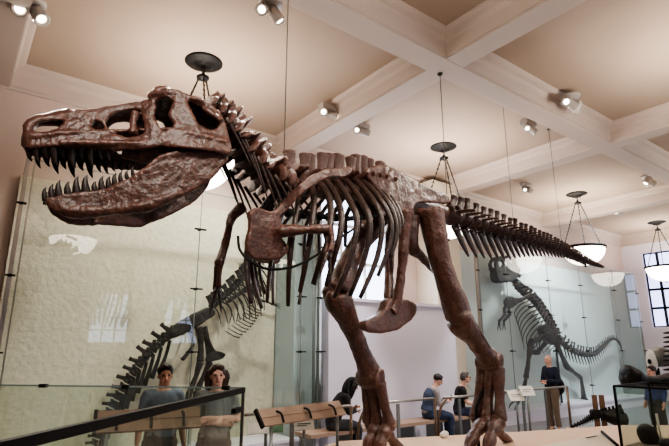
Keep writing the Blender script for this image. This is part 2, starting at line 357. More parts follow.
# ------------------------------------------------------------------ skeleton kit
def flat_plate(outline, holes, th, vox, smooth=4):          # outline in (a,b) metres -> welded plate lying in the a/b plane
    cu = bpy.data.curves.new('tmp', 'CURVE'); cu.dimensions = '2D'; cu.fill_mode = 'BOTH'; cu.extrude = th / 2
    for lp in [outline] + holes:
        sp = cu.splines.new('POLY'); sp.points.add(len(lp) - 1); sp.use_cyclic_u = True
        for p, q in zip(sp.points, lp): p.co = (q[0], q[1], 0, 1)
    o = bpy.data.objects.new('tmp', cu); C.objects.link(o); dg = bpy.context.evaluated_depsgraph_get()
    m2 = bpy.data.meshes.new_from_object(o.evaluated_get(dg))
    q = G(); q.v = [v.co.copy() for v in m2.vertices]; q.f = [tuple(p.vertices) for p in m2.polygons]
    bpy.data.objects.remove(o); bpy.data.curves.remove(cu); bpy.data.meshes.remove(m2)
    return fuse(q, vox, smooth) if vox else q
def smooth_loop(lp, sub=3):
    p, _ = spline([V((x, y, 0)) for x, y in lp], [(0, 0)] * len(lp), sub, True); return [(q.x, q.y) for q in p]
def plate(pl, outline, off, th, vox, holes=(), round_=True):  # photo outline -> plate at lateral offset off(u,v)
    f0 = off if callable(off) else (lambda u, v: off); fo = lambda u, v: f0(u, v) + th / 2
    lp = smooth_loop(outline) if round_ else outline; hl = [smooth_loop(h) for h in holes]
    conv = lambda q: pl.ab(pl.S(q[0], q[1], fo(q[0], q[1])))[:2]
    us = [q[0] for q in lp]; vs = [q[1] for q in lp]; vm = sum(vs) / len(vs)
    um = sum(us) / len(us)
    g = flat_plate([conv(q) for q in lp], [[conv(q) for q in h] for h in hl], th, vox)
    def lift(p):
        o = fo(um, vm)
        for _ in range(4):
            u, v = unproj(pl.at(p.x, p.y, o)); o = fo(u, v)
        return pl.at(p.x, p.y, o - th / 2 + p.z)
    return g.map(lift)
def lerp_tab(tab, x):
    if x <= tab[0][0]: return tab[0][1]
    for (a, b), (c, d) in zip(tab, tab[1:]):
        if x <= c: return b + (d - b) * (x - a) / (c - a)
    return tab[-1][1]
def tmpl(name, kind, m):                   # vertebra: x towards the tail, z up
    g = G()
    g.sweep([(-.46, 0, 0), (-.3, 0, 0), (0, 0, .02), (.3, 0, 0), (.46, 0, 0)], [.5, .45, .36, .45, .5], 14, ref=(0, 0, 1))
    if kind == 'neck':
        g.sweep([(0, 0, .25), (.0, 0, .55), (.08, 0, .74), (.12, 0, .9)], [(.22, .56), (.13, .5), (.12, .46), (.17, .6)], 10, ref=(1, 0, 0))
        for s in (-1, 1):
            g.sweep([(.3, s * .2, .35), (.15, s * .42, .42), (.0, s * .52, .46)], [.3, .28, .24], 8)
            g.sweep([(-.1, s * .3, .1), (-.1, s * .6, -.15), (.05, s * .6, -.42)], [.3, .28, .24], 8)
    elif kind == 'back':
        g.sweep([(0, 0, .3), (.02, 0, .8), (.08, 0, 1.3), (.12, 0, 1.75)], [(.2, .5), (.13, .46), (.14, .5), (.24, .58)], 10, ref=(1, 0, 0))
        for s in (-1, 1):
            g.sweep([(0, s * .2, .45), (.05, s * .55, .62), (.12, s * .85, .66)], [.2, .16, .1], 8); g.sweep([(.1, s * .15, .5), (.5, s * .2, .7)], [.16, .12], 8)
    else:
        g.sweep([(.05, 0, .3), (.18, 0, .7), (.34, 0, 1.15), (.42, 0, 1.5)], [(.16, .36), (.12, .28), (.1, .24), (.16, .28)], 10, ref=(1, 0, 0))
        for s in (-1, 1):
            g.sweep([(0, s * .3, .1), (.1, s * .8, .12), (.2, s * 1.1, .1)], [(.2, .1), (.16, .07), (.1, .06)], 8, ref=(0, 0, 1)); g.sweep([(-.1, s * .15, .4), (-.55, s * .2, .65)], [.14, .1], 8)
    g = fuse(g, .055, 2); me = mesh(name, g); me.materials.append(M[m]); return me
def bone_frame(p, t, up, sc):
    x = V(t).normalized(); y = V(up).cross(x).normalized(); z = x.cross(y)
    m = Matrix((x * sc[0], y * sc[1], z * sc[2])).transposed().to_4x4(); m.translation = p; return m
def column(root, name, me, pts, n, size0, size1, gap=1.0, zs=1.0, zs1=None):
    """n vertebrae strung along a curve; size = (width scale) from head to tail; length follows the spacing"""
    P, _ = spline([V(p) for p in pts], [(0, 0)] * len(pts), 12); L = [0]
    for a, b in zip(P, P[1:]): L.append(L[-1] + (b - a).length)
    out = []; ts = [];
    for i in range(n): ts.append(i)
    # spacing shrinks with the size
    w = [size0 + (size1 - size0) * i / max(1, n - 1) for i in range(n)]; tot = sum(w); acc = 0
    for i in range(n):
        d = (acc + w[i] / 2) / tot * L[-1]; acc += w[i]; k = 0
        while k < len(L) - 2 and L[k + 1] < d: k += 1
        f = (d - L[k]) / max(1e-6, L[k + 1] - L[k]); p = P[k].lerp(P[k + 1], f); t = P[min(k + 2, len(P) - 1)] - P[max(k - 1, 0)]
        ln = w[i] / tot * L[-1] * gap; z = zs if zs1 is None else zs + (zs1 - zs) * i / max(1, n - 1)
        o = obj(name, None, None, root, True, bone_frame(p, t + V((0, 0, .05 * noise.noise(V((i * 2.3, n * .7, 1.3))))), (0, 0, 1), (ln, w[i], w[i] * z * (1.04 + .14 * noise.noise(V((i * 1.73, n * .37, 3.1)))))), me); out.append((o, p, t.normalized(), w[i]))
    return out
def longbone(pts, rad, vox=.02, n=12, amp=.01, knobs=()):
    g = G().sweep(pts, rad, n, sub=4)
    for p, r in knobs: g.ball(p, r, 8)
    g = fuse(g, vox, 3); return rough(g, amp, 7) if amp else g
def toe(a, b, r, claw=True):               # one toe: phalanges with knuckles, then a claw
    g = G(); a, b = V(a), V(b); d = b - a; pts = []; rad = []
    for i in range(13):
        t = i / 12; h = math.sin(min(1, t * 1.15) * PI) * d.length * .08
        pts.append(a + d * t + V((0, 0, h))); rad.append(r * (1 - .35 * t) * (.78 + .26 * abs(math.cos(t * PI * 3))))
    g.sweep(pts, rad, 9, sub=1)
    if claw: g.sweep([b + V((0, 0, .0)), b + d.normalized() * r * 2 + V((0, 0, -.1 * r)), b + d.normalized() * r * 3.8 + V((0, 0, -1.3 * r))], [r * .62, r * .5, r * .08], 8)
    return g

# ------------------------------------------------------------------ the big theropod
T = Plane(.2, 3.86, 1, .13); S = T.S
rex = thing('theropod_skeleton', 'huge reddish brown mounted theropod skeleton with open toothed jaws, striding over the platform', 'dinosaur skeleton', (4.7, 4.45, .62))
h0 = S(226, 138); HP = Plane(h0.x, h0.y, 1, -.2); HS = HP.S
WT = [(20, .02), (24, .06), (32, .095), (60, .15), (100, .2), (140, .28), (170, .35), (200, .4), (235, .4)]
def wsk(u, v): return lerp_tab(WT, u) * (1 - lerp_tab([(30, .7), (130, .62), (160, .3), (230, .2)], u) * max(0, min(1, (148 - v) / lerp_tab([(30, 30), (90, 40), (150, 52)], u))))
outl = [(23, 146), (22, 128), (27, 122), (34, 118), (50, 113), (72, 109), (90, 108), (107, 105.5), (122, 103), (136, 100), (147, 98), (153, 93), (158, 89), (166, 87.5), (174, 88), (184, 91.5), (196, 95), (205, 99), (216, 106), (225, 120), (230, 136), (233, 150), (227, 155), (214, 151), (195, 148.5), (175, 147), (160, 146), (140, 148), (118, 149), (100, 148), (86, 147), (68, 147), (52, 146), (36, 147)]
naris = [(30, 135), (31, 127), (37, 122.5), (48, 120), (64, 120), (58, 126.5), (47, 131.5), (38, 136.5)]
maxf = [(92, 126), (94, 121), (99, 120.5), (104, 126), (105, 130), (101, 129), (97, 130)]
aof = [(107, 119), (117, 112), (128, 109.5), (139, 109), (143, 116), (145, 125), (142, 133), (132, 136), (121, 135), (110, 130)]
orb = [(156, 100), (163, 97), (173, 99), (171, 108), (168, 114), (173, 122), (173, 127), (166, 129.5), (159, 124), (155, 115), (157, 107)]
ltf = [(188, 99), (196, 100), (206, 104), (215, 111), (220, 119), (217, 128), (209, 128), (201, 125), (196, 117), (191, 108)]
near = plate(HP, outl, wsk, .05, .013, [naris, maxf, aof, orb, ltf])
far = G().merge(near).map(HP.mirror); far.f = [f[::-1] for f in far.f]
sk = G().merge(near).merge(far)
top = [(66, 111.5), (72, 110.5), (90, 109.5), (107, 107), (122, 104.5), (136, 102), (147, 100), (154, 95), (166, 90), (178, 91), (190, 94.5), (203, 99.5), (214, 107), (222, 117)]
vs, fs = [], []
for i, (u, v) in enumerate(top):
    e = HS(u, v, wsk(u, v)); a, b, o = HP.ab(e)
    for k in range(9):
        s = 1 - k / 4; vs.append(HP.at(a, b + .03 * (1 - s * s) - (.02 if abs(s) > .9 else 0), o * s))
n = 9
dn = [p + V((0, 0, -.055)) for p in vs]; k0 = len(vs); vs2 = vs + dn; m = len(top)
for i in range(m - 1):
    for k in range(n - 1): fs += [(i*n+k, i*n+k+1, (i+1)*n+k+1, (i+1)*n+k), (k0+(i+1)*n+k, k0+(i+1)*n+k+1, k0+i*n+k+1, k0+i*n+k)]
    fs += [(i*n, (i+1)*n, k0+(i+1)*n, k0+i*n), (k0+i*n+n-1, k0+(i+1)*n+n-1, (i+1)*n+n-1, i*n+n-1)]
fs += [tuple(list(range(n)) + [k0 + k for k in range(n - 1, -1, -1)]), tuple([(m-1)*n+k for k in range(n-1, -1, -1)] + [k0+(m-1)*n+k for k in range(n)])]
sk.add(vs2, fs)
def midp(u, v, o=0): return HS(u, v, o)
# palate, premaxilla closing the snout, braincase, bony bars inside the openings
sk.sweep([midp(26, 141), midp(60, 140), midp(110, 139), midp(150, 138), midp(200, 138)], [(.1, .06), (.16, .05), (.19, .045), (.2, .05), (.25, .06)], 12, ref=(0, 0, 1))
sk.sweep([midp(25.5, 128), midp(30, 122), midp(40, 117.5), midp(54, 114), midp(70, 112)], [(.035, .03), (.04, .025), (.045, .025), (.05, .025), (.07, .03)], 10)
sk.sweep([midp(29, 146), midp(28, 138), midp(29, 130), midp(34, 123)], [(.07, .05), (.075, .045), (.06, .035), (.045, .025)], 10, ref=tuple(HP.dir))
sk.ball(midp(206, 124), (.2, .16, .2), 10); sk.ball(midp(222, 128), (.09, .09, .09), 8)
for s in (-1, 1):
    sk.sweep([HS(203, 108, .33 * s), HS(212, 114, .37 * s), HS(222, 121, .39 * s)], [.028, .035, .03], 8)
    sk.sweep([HS(136, 111, .2 * s), HS(133, 122, .2 * s), HS(134, 134, .22 * s)], [.035, .03, .04], 8)      # inner bar
    sk.sweep([HS(150, 98, wsk(150, 98) * s), HS(158, 93, wsk(158, 93) * s), HS(168, 90, wsk(168, 90) * s)], [.04, .055, .045], 8)  # brow horn
    sk.sweep([HS(168, 131, wsk(168, 131) * s), HS(198, 136, wsk(198, 136) * s), HS(226, 143, wsk(226, 143) * s)], [.03, .035, .04], 8)    # cheek bar
    sk.sweep([HS(60, 142.5, .2 * s), HS(100, 143, .235 * s), HS(145, 143, .3 * s)], [.02, .025, .02], 8)
    sk.sweep([HS(122, 151, .13 * s), HS(148, 154, .13 * s), HS(178, 152, .14 * s), HS(214, 148, .16 * s)], [.05, .09, .12, .1], 8)      # pterygoid wing
sk = rough(fuse(sk, .013, 2), .011, 9)
skull = sub('skull', sk, 'bone', rex)
# lower jaw
WJ = [(40, .03), (46, .07), (60, .1), (100, .15), (150, .27), (232, .36)]
def wj(u, v): return lerp_tab(WJ, u)
jout = [(45, 199.5), (50, 197), (65, 193), (80, 191), (96, 189), (114, 184), (126, 178.5), (136, 172), (146, 165), (154, 158), (164, 153), (177, 150), (190, 149.5), (203, 149), (216, 151), (228, 151.5), (229, 158), (222, 168), (214, 177), (204, 184), (194, 190), (180, 197), (168, 203), (160, 206), (150, 211), (141, 213), (114, 214.5), (83, 217.5), (66, 216.5), (57, 212.5), (50, 207)]
jn = plate(HP, jout, wj, .055, .013)
jf = G().merge(jn).map(HP.mirror); jf.f = [f[::-1] for f in jf.f]
jw = G().merge(jn).merge(jf)
jw.sweep([midp(54, 200), midp(57, 206), midp(65, 211)], [(.06, .035), (.08, .04), (.09, .04)], 10, ref=tuple(HP.dir))
for s in (-1, 1):
    jw.sweep([HS(u, v, (wj(u, v) + .005) * s) for u, v in ((51, 201.5), (66, 197.5), (96, 194), (118, 188), (136, 178), (150, 168))], [.025] * 6, 8)
    jw.sweep([HS(u, v, (wj(u, v) + .01) * s) for u, v in ((60, 209), (84, 212), (114, 209.5), (150, 205), (180, 193))], [.03, .045, .045, .05, .03], 8)
    jw.sweep([HS(u, v, (wj(u, v) + .01) * s) for u, v in ((158, 158), (180, 154), (205, 154), (226, 155))], [.03, .035, .035, .04], 8)
jw = rough(fuse(jw, .013, 2), .011, 9)
jaw = sub('lower_jaw', jw, 'bone', rex)
def tooth_g(base, tip, r, back):
    base, tip = V(base), V(tip); d = tip - base
    return G().sweep([base - d * .25, base, base + d * .35 - back * .006, base + d * .7 - back * .006, tip + back * .006], [(r * .8, r), (r * .8, r * 1.05), (r * .66, r * .86), (r * .4, r * .54), r * .05], 9, sub=3, ref=tuple(HP.dir))
up_t = [(28, 158, .024), (36, 163, .026), (45, 160, .03), (54, 166, .034), (62, 160, .03), (71, 168, .036), (80, 160, .032), (90, 167, .034), (99, 160, .028), (107, 161, .026), (115, 157, .022), (123, 155, .019), (131, 153, .016)]
lo_t = [(46, 187, .022), (53, 183.5, .026), (60, 179.5, .03), (69, 181, .028), (78, 176, .033), (87, 174.5, .034), (96, 181, .026), (103, 175.5, .028), (110, 176, .025), (116, 172.5, .023), (122, 171, .021), (128, 170, .018), (134, 166, .015)]
for s in (1, -1):
    for u, tv, r in up_t:
        b = HS(u, 146 + (u > 110) * .5, wsk(u, 146) - .02); p = HS(u + 2.5, tv, wsk(u, 146) - .03)
        if s < 0: b, p = HP.mirror(b), HP.mirror(p)
        sub('tooth', tooth_g(b, p, r, HP.dir), 'tooth', skull)
    for u, tv, r in lo_t:
        bv = lerp_tab([(40, 199.5), (65, 194), (96, 190), (114, 185), (136, 173)], u)
        b = HS(u - 1, bv, wj(u, 190) - .015); p = HS(u - .5, tv, wj(u, 190) - .01)
        if s < 0: b, p = HP.mirror(b), HP.mirror(p)
        sub('tooth', tooth_g(b, p, r, HP.dir), 'tooth', jaw)
# backbone
vn, vb, vt = tmpl('cervical_vertebra', 'neck', 'bone'), tmpl('dorsal_vertebra', 'back', 'bone'), tmpl('caudal_vertebra', 'tail', 'bone_dark')
neck = column(rex, 'cervical_vertebra', vn, [S(200, 104), S(213, 114), S(228, 129), S(241, 148), S(254, 164), S(268, 175), S(283, 183)], 10, .3, .36, .96, .8, .72)
back = column(rex, 'dorsal_vertebra', vb, [S(281, 183), S(305, 187), S(330, 189), S(355, 191), S(384, 196)], 13, .3, .31, 1.08, .66, .78)
tail = column(rex, 'caudal_vertebra', vt, [S(444, 214), S(462, 219.5), S(490, 227.5), S(520, 236), S(548, 244.5), S(572, 254), S(587, 262), S(603, 267.5)], 46, .36, .05, 1.05, .62, .45)
for o, p, t, w in neck[1:]:
    for s in (1, -1):
        a = p + T.n * (s * w * .7) + V((0, 0, -.35 * w)); q = t * .34 + V((0, 0, -.26)); g = G().sweep([a, a + q * .5 + V((0, 0, .02)), a + q * 1.0], [.02, .012, .005], 7)
        sub('cervical_rib', g, 'bone_dark', rex)
for i, (o, p, t, w) in enumerate(tail[:30]):
    l = lerp_tab([(0, .5), (5, .44), (9, .3), (14, .18), (20, .1), (30, .05)], i); a = p + t * (w * .4) + V((0, 0, -.38 * w)); d = V((0, 0, -1)) + t * .75; d.normalize()
    g = G().sweep([a, a + d * l * .5, a + d * l + t * l * .05], [(w * .13, w * .2), (w * .09, w * .17), (w * .04, w * .06)], 8, ref=tuple(t))
    for s in (-1, 1): g.sweep([a + T.n * s * w * .14 + V((0, 0, .05 * w)), a + d * l * .3], [w * .08, w * .06], 6)
    sub('chevron', g, 'bone', rex)
# ribs (pairs): photo points of the near side, mirrored for the far side
RB = [[(290, 186, .1), (285, 204, .2), (276, 236, .22), (270, 268, .18), (267, 302, .12)],
      [(300, 183, .12), (298, 203, .28), (292, 240, .32), (289, 272, .28), (288, 306, .2)],
      [(309, 182, .14), (314, 200, .38), (311, 232, .44), (305, 266, .38), (300, 292, .3)],
      [(318, 181, .16), (330, 202, .5), (329, 236, .6), (320, 262, .5), (313, 284, .4)],
      [(326, 181, .16), (339, 204, .52), (341, 228, .62), (333, 262, .56), (326, 286, .46)],
      [(336, 181, .16), (351, 204, .52), (357, 224, .63), (349, 262, .58), (334, 298, .46)],
      [(346, 180, .16), (363, 204, .52), (370, 224, .63), (365, 256, .58), (350, 296, .46)],
      [(355, 180, .16), (373, 200, .5), (382, 222, .6), (377, 258, .56), (360, 298, .46)],
      [(363, 181, .16), (381, 200, .48), (391, 222, .56), (389, 246, .54), (378, 276, .48)],
      [(370, 184, .16), (388, 202, .44), (396, 222, .5), (396, 240, .5), (390, 258, .46)],
      [(378, 188, .15), (392, 203, .36), (399, 220, .42), (399, 236, .42)],
      [(385, 190, .14), (396, 204, .28), (402, 218, .34), (402, 228, .34)]]
for i, pts in enumerate(RB):
    for s in (1, -1):
        q = [S(*p) for p in pts]
        if s < 0: q = [T.mirror(x) for x in q]
        a, b, o = T.ab(q[0]); hd = T.at(a, b - .06, .06 * s); n = len(q)
        r = [(.034, .026)] + [(.036 - .012 * k / n, .025 - .008 * k / n) for k in range(n - 1)] + [(.022, .016)]
        sub('rib', G().sweep([hd] + q, r, 8, sub=4), 'bone', rex)
# belly bones and steel armature
g = G()
g.sweep([S(238, 236, .3), S(240, 250, .32), S(250, 261, .4), (S(268, 269, .46)), S(292, 267, .5), S(315, 256, .52), S(340, 238, .5), S(358, 226, .45)], [.012], 7, sub=5)
g.sweep([S(276, 211, 0), S(310, 214, 0), S(345, 219, 0), S(400, 212, 0)], [.035, .035, .03, .03], 8)
for u in range(280, 346, 8): g.ball(S(u, 212 + (u - 280) * .1, 0), (.045, .05, .05), 6)
sub('steel_armature', g, 'black', rex, True, 'black steel rods carrying the ribs and spine')
# shoulder girdles and arms
def arm(s, hum, rad, hand):
    so = lambda u, v: lerp_tab([(250, .2), (285, .26), (300, .42), (330, .54), (352, .5)], u)
    sc = [(352, 172), (350, 166.5), (340, 167), (328, 168), (318, 172), (306, 180), (296, 189), (287, 198), (279, 207), (272, 211), (259, 207), (250, 211), (251, 222), (249, 236), (248, 248), (252, 257), (262, 259), (274, 260), (285, 256), (288, 246), (283, 238), (284, 230), (282, 222), (283, 214), (291, 207), (300, 197), (310, 188), (322, 181), (334, 176.5), (345, 177)]
    if s > 0:
        g = rough(plate(T, sc, so, .06, .015), .008, 8)
    else:
        g = rough(plate(T, sc, lambda u, v: so(u, v) - .15, .06, .018), .008, 8); g.map(lambda p: T.mirror(p) + T.dir * .14); g.f = [f[::-1] for f in g.f]
    sub('scapula', g, 'bone', rex)
    sub('humerus', longbone(hum, [.065, .05, .04, .045, .055], .014, knobs=[(hum[-1], .05)]), 'bone', rex)
    for d in (0, 1): sub('forearm_bone', longbone([p + T.n * (.03 * (1 - 2 * d)) + V((0, 0, -.02 * d)) for p in rad], [.034, .024, .03], .01, amp=.002), 'bone', rex)
    for h in hand: sub('finger', G().merge(toe(h[0], h[1], .024)), 'bone', rex)
arm(1, [S(281, 231, .32), S(294, 230, .42), S(308, 229.5, .5), S(318, 229, .56), S(328, 229, .6)], [S(328, 230, .6), S(330, 241, .62), S(328, 252, .62)], [(S(328, 252, .64), S(323, 266, .64)), (S(329, 252, .6), S(330, 276, .6))])
arm(-1, [S(243, 206, -.5), S(232, 217, -.52), S(228, 232, -.54), S(225, 246, -.56), S(219, 263, -.56)], [S(219, 263, -.56), S(217.5, 276, -.56), S(217, 288, -.56)], [(S(217, 288, -.54), S(212.5, 303, -.54)), (S(218, 288, -.58), S(220, 301, -.58))])
# pelvis
il = [(365, 172), (369, 167), (378, 165), (388, 165), (398, 170), (410, 176), (424, 184), (438, 190), (449, 196), (449, 203), (438, 203), (426, 202), (416, 204), (412, 213), (402, 214), (398, 205), (393, 203), (390, 212), (384, 216), (382, 204), (379, 190), (371, 180)]
iln = rough(plate(T, il, .2, .05, .016), .012, 8); ilf = G().merge(iln).map(T.mirror); ilf.f = [f[::-1] for f in ilf.f]
pel = sub('ilium', iln, 'bone', rex); sub('ilium', ilf, 'bone', rex)
sub('sacrum', rough(fuse(G().sweep([S(384, 196), S(405, 203), S(425, 208), S(446, 214)], [.13, .13, .12, .11], 12).sweep([S(386, 180), S(410, 187), S(440, 201)], [(.05, .12), (.05, .12), (.04, .1)], 10, ref=(0, 0, 1)), .02, 3), .01, 8), 'bone', rex)
for s in (1, -1):
    o = .17 * s
    sub('pubis', longbone([S(401 + 5 * s, 211, o * 1.2), S(397 + 7 * s, 244, o), S(395 + 6 * s, 274, o * .7), S(393 + 4 * s, 300, o * .4), S(391, 312, .04 * s)], [.1, .07, .058, .065, .07], .018), 'bone', rex)
    sub('ischium', longbone([S(412, 216, o * 1.2), S(412, 246, o), S(423, 258, o * .6), S(439, 275, o * .3)], [.1, .085, .055, .05], .018), 'bone_dark', rex)
boot = [(366, 326), (369, 320), (378, 316), (385, 310), (390, 298), (399, 299), (408, 299), (417, 304), (417, 313), (410, 322), (398, 330), (384, 333), (370, 331)]
sub('pubic_boot', rough(plate(T, boot, 0, .13, .018), .008, 8), 'bone', rex)
# legs
def leg(s, hip, knee, ankle, foot, toes, r=1.0, front=1):
    H, K, A_, Fo = hip, knee, ankle, foot; d = (K - H); side = T.n * (1 if s > 0 else -1)
    fwd = -T.dir
    sub('femur', longbone([H + V((0, 0, .06)), H.lerp(K, .12), H.lerp(K, .35) + fwd * .05, H.lerp(K, .62) + fwd * .05, H.lerp(K, .86), K], [0.171 * r, 0.165 * r, 0.142 * r, 0.137 * r, 0.171 * r, 0.165 * r], .02, knobs=[(H - side * .12, .1), (K + T.dir * .1, .12 * r), (K + T.dir * .16 + V((0, 0, -.06)), .085 * r), (K - fwd * -.03 + side * .07, .12)]), 'bone', rex)
    d = A_ - K
    sub('tibia', longbone([K + d * .02 + fwd * .02, K + d * .14 + fwd * .03, K.lerp(A_, .4), K.lerp(A_, .7), K.lerp(A_, .9), A_], [0.171 * r, 0.177 * r, 0.125 * r, 0.114 * r, 0.148 * r, 0.160 * r], .02, knobs=[(K + d * .05 + fwd * .12, .075)]), 'bone', rex)
    fb = side * .1 + T.dir * .05
    sub('fibula', longbone([K + d * .05 + fb, K.lerp(A_, .3) + fb, K.lerp(A_, .65) + fb * .9, A_ + fb * .7], [.06, .035, .028, .045], .012, amp=.003), 'bone_dark', rex)
    q = Fo - A_
    sub('ankle_bone', longbone([A_ - side * .15 + q * .02, A_ + fwd * .03, A_ + side * .15 + q * .02], [.12, .145, .12], .018), 'bone', rex)
    for k in (-1, 0, 1):
        top = A_ + q * .1 + side * (.1 * k); bot = Fo + side * (.17 * k) + fwd * (.03 if k == 0 else 0)
        sub('metatarsal', longbone([top, top.lerp(bot, .25), top.lerp(bot, .6), top.lerp(bot, .92), bot], [.095 * r, .078 * r, .06 * r, .085 * r, .08 * r], .015, amp=.008), 'bone', rex)
    for a, b in toes: sub('toe', rough(fuse(toe(a, b, .1), .014, 1), .005, 9), 'bone', rex)
    sub('dewclaw', G().merge(toe(A_ + q * .55 + T.dir * .1 - side * .05, A_ + q * .85 + T.dir * .16 - side * .05, .03)), 'bone', rex)
PZ = .62
def onz(u, v, off, z=PZ + .06): p = S(u, v, off); return V((p.x, p.y, z))
kn = S(459, 318, .42); an = S(491, 362, .42); ft = S(488, 420, .42)
near_ankle = an
leg(1, S(430, 214, .34), kn, an, ft, [(ft - T.n * .14, onz(506, 446, .18)), (ft, onz(463, 446, .42)), (ft + T.n * .14, onz(484, 446, .62))], 1.0)
kn = S(337, 292, -.42); an = S(372, 378, -.42); ft = S(379, 424, -.42)
leg(-1, S(374, 222, -.34), kn, an, ft, [(ft - T.n * .14, onz(396, 446, -.6)), (ft, onz(364, 446, -.42)), (ft + T.n * .14, onz(376, 446, -.25))], .95)
# steel posts of the mount
g = G()
for p in (S(428, 216, 0), S(330, 195, 0)): g.sweep([V((p.x, p.y, PZ)), V((p.x, p.y, PZ + .6))], [.03], 10)
pp = S(483, 440, .4); g = G().sweep([V((pp.x + .05, pp.y + .1, PZ)), V((pp.x + .05, pp.y + .1, PZ + .55)), near_ankle + T.dir * .1 + V((0, 0, -.1))], [.022], 8)
sub('support_post', g, 'black', rex, True, 'black steel post behind the near foot')
# suspension cables, each its own thing
for (u, v, zt), lb in zip([(284, 158, ZC), (447, 197, ZS), (514, 228, ZC), (562, 246, ZC)], ['thin steel cable from the ceiling to the shoulders of the big skeleton', 'thin steel cable from the beam crossing to the hip of the big skeleton', 'thin steel cable above the middle of the long tail', 'thin steel cable above the end of the long tail']):
    p = S(u, v); t = V((p.x, p.y, zt)); t0 = tag(obj('suspension_cable', G().sweep([p, t], [.006], 6, sub=1).lathe(t, [(.04, -.02), (.04, 0), (.001, 0)], 10).ball(p, .02, 5), 'grey_metal'), lb, 'cable', 'cables holding up the big skeleton')

# ------------------------------------------------------------------ platform
pe = [atZ(u, v, PZ) for u, v in ((340, 441), (440, 436), (530, 431), (622, 425))]
poly = [(3.75, 5.6), (pe[0].x, pe[0].y), (pe[1].x, pe[1].y), (pe[2].x, pe[2].y), (pe[3].x, pe[3].y), (10.6, 3.3), (7.5, 2.95), (6.0, 2.95), (3.75, 3.1)]
n = len(poly); g = G().add([(x, y, z) for z in (0, PZ) for x, y in poly], [tuple(range(n - 1, -1, -1)), tuple(range(n, 2 * n))] + [(i, (i + 1) % n, n + (i + 1) % n, n + i) for i in range(n)])
tag(obj('display_platform', g, 'peach', None, False), 'low peach coloured platform that the big skeleton stands on', 'platform')
pr = atZ(433, 428, PZ); pr = V((pe[1].x + .02, pe[1].y - .12, PZ))
pr = atZ(444, 438, PZ); tag(obj('pale_stone', rough(G().ball(pr + V((0, 0, .045)), (.07, .05, .048), 8), .02, 12), 'white'), 'small pale rounded block lying on the platform edge between the legs', 'stone')

# ------------------------------------------------------------------ tall glass cases along the back wall
def tall_case(name, label, x0, x1, seams, z1, back, gm, zb):
    t = thing(name, label, 'display case', ((x0 + x1) / 2, 8.06, 0)); y = 8.06; xs = [x0] + seams + [x1]
    xb = seams[-1] - .02 if back == 'plaster' else x1
    sub('back_panel', G().box(((x0 + xb) / 2, YW - .06, z1 / 2), (xb - x0, .08, z1)), back, t, False)
    if xb < x1: sub('end_panel', G().box(((xb + x1) / 2, YW - .45, z1 / 2), (x1 - xb - .04, .7, z1)), 'greyblue', t, False)
    sub('base', G().box(((x0 + x1) / 2, (y + YW) / 2, zb / 2), (x1 - x0, YW - y - .04, zb)).box(((x0 + x1) / 2, y + .02, zb), (x1 - x0, .06, .05)), 'panel', t, False)
    for a, b in zip(xs, xs[1:]): sub('glass_pane', G().add([(a + .006, y, zb), (b - .006, y, zb), (b - .006, y, z1), (a + .006, y, z1)], [(0, 1, 2, 3)]), gm, t, False)
    sub('side_pane', G().add([(x1, y, zb), (x1, YW - .1, zb), (x1, YW - .1, z1), (x1, y, z1)], [(0, 1, 2, 3)]), 'glass_edge', t, False)
    for i, x in enumerate(xs):
        if 0 < i < len(xs) - 1: sub('seam', G().box((x, y, (zb + z1) / 2), (.012, .012, z1 - zb)), 'grey_metal', t, False)
        else: sub('frame_post', G().box((x, y + .03, (zb + z1) / 2), (.05, .07, z1 - zb)).box((x + (.09 if i == 0 else -.09), y + .03, (zb + z1) / 2), (.018, .03, z1 - zb)), 'steel', t, False)
        for z in [zb + .5 + 1.02 * k for k in range(5)]:
            if z < z1 - .1: sub('clip', G().box((x, y - .02, z), (.2 if i else .12, .05, .022)).box((x, y + .02, z), (.04, .08, .04)), 'black', t, False)
    sub('top_rail', G().box(((x0 + x1) / 2, y + .03, z1), (x1 - x0, .03, .02)), 'steel', t, False)
    return t
tall_case('tall_glass_case', 'tall glass case with rough plaster back holding the dark climbing skeleton', .56, 5.75, [3.2, 5.3], 4.55, 'plaster', 'glass', .3)
tall_case('tall_glass_case', 'tall glass case with pale smooth back holding the upright grey skeleton', 10.75, 20.1, [12.0, 14.1, 16.0, 18.3], 4.6, 'plaster_cool', 'glass_cool', .3)

# ------------------------------------------------------------------ mounted skeleton in the left case
def mk_pts(pl, L, off=0): return [pl.S(u, v, off) for u, v in L]
Q = Plane(0, 8.62, 1, 0)
am = thing('climbing_skeleton', 'small black brown skeleton with its tail down, mounted against the plaster in the left case', 'dinosaur skeleton', Q.S(190, 340))
vq, vqt = tmpl('dorsal_vertebra', 'back', 'black_bone'), tmpl('caudal_vertebra', 'tail', 'black_bone')
def small_column(root, name, me, pl, L, n, s0, s1, zs=1, gap=.92): return column(root, name, me, mk_pts(pl, L), n, s0, s1, gap, zs)
ct = small_column(am, 'caudal_vertebra', vqt, Q, [(176, 330), (160, 343), (142, 362), (124, 388), (106, 420), (94, 446)], 15, .25, .14, .62, .86)
for o, p, t, w in ct[:12]:
    d = V((0, 0, -1)) + t * .3; sub('chevron', G().sweep([p + d * w * .4, p + d * w * 1.2, p + d * w * 2.0 + t * w * .2], [(.025, .03), (.018, .03), (.02, .045)], 7, ref=tuple(t)), 'black_bone', am)
cq = small_column(am, 'dorsal_vertebra', vq, Q, [(210, 308), (226, 295), (240, 281), (250, 268), (255, 255), (258, 240), (257, 225)], 17, .15, .12, .75, .9)
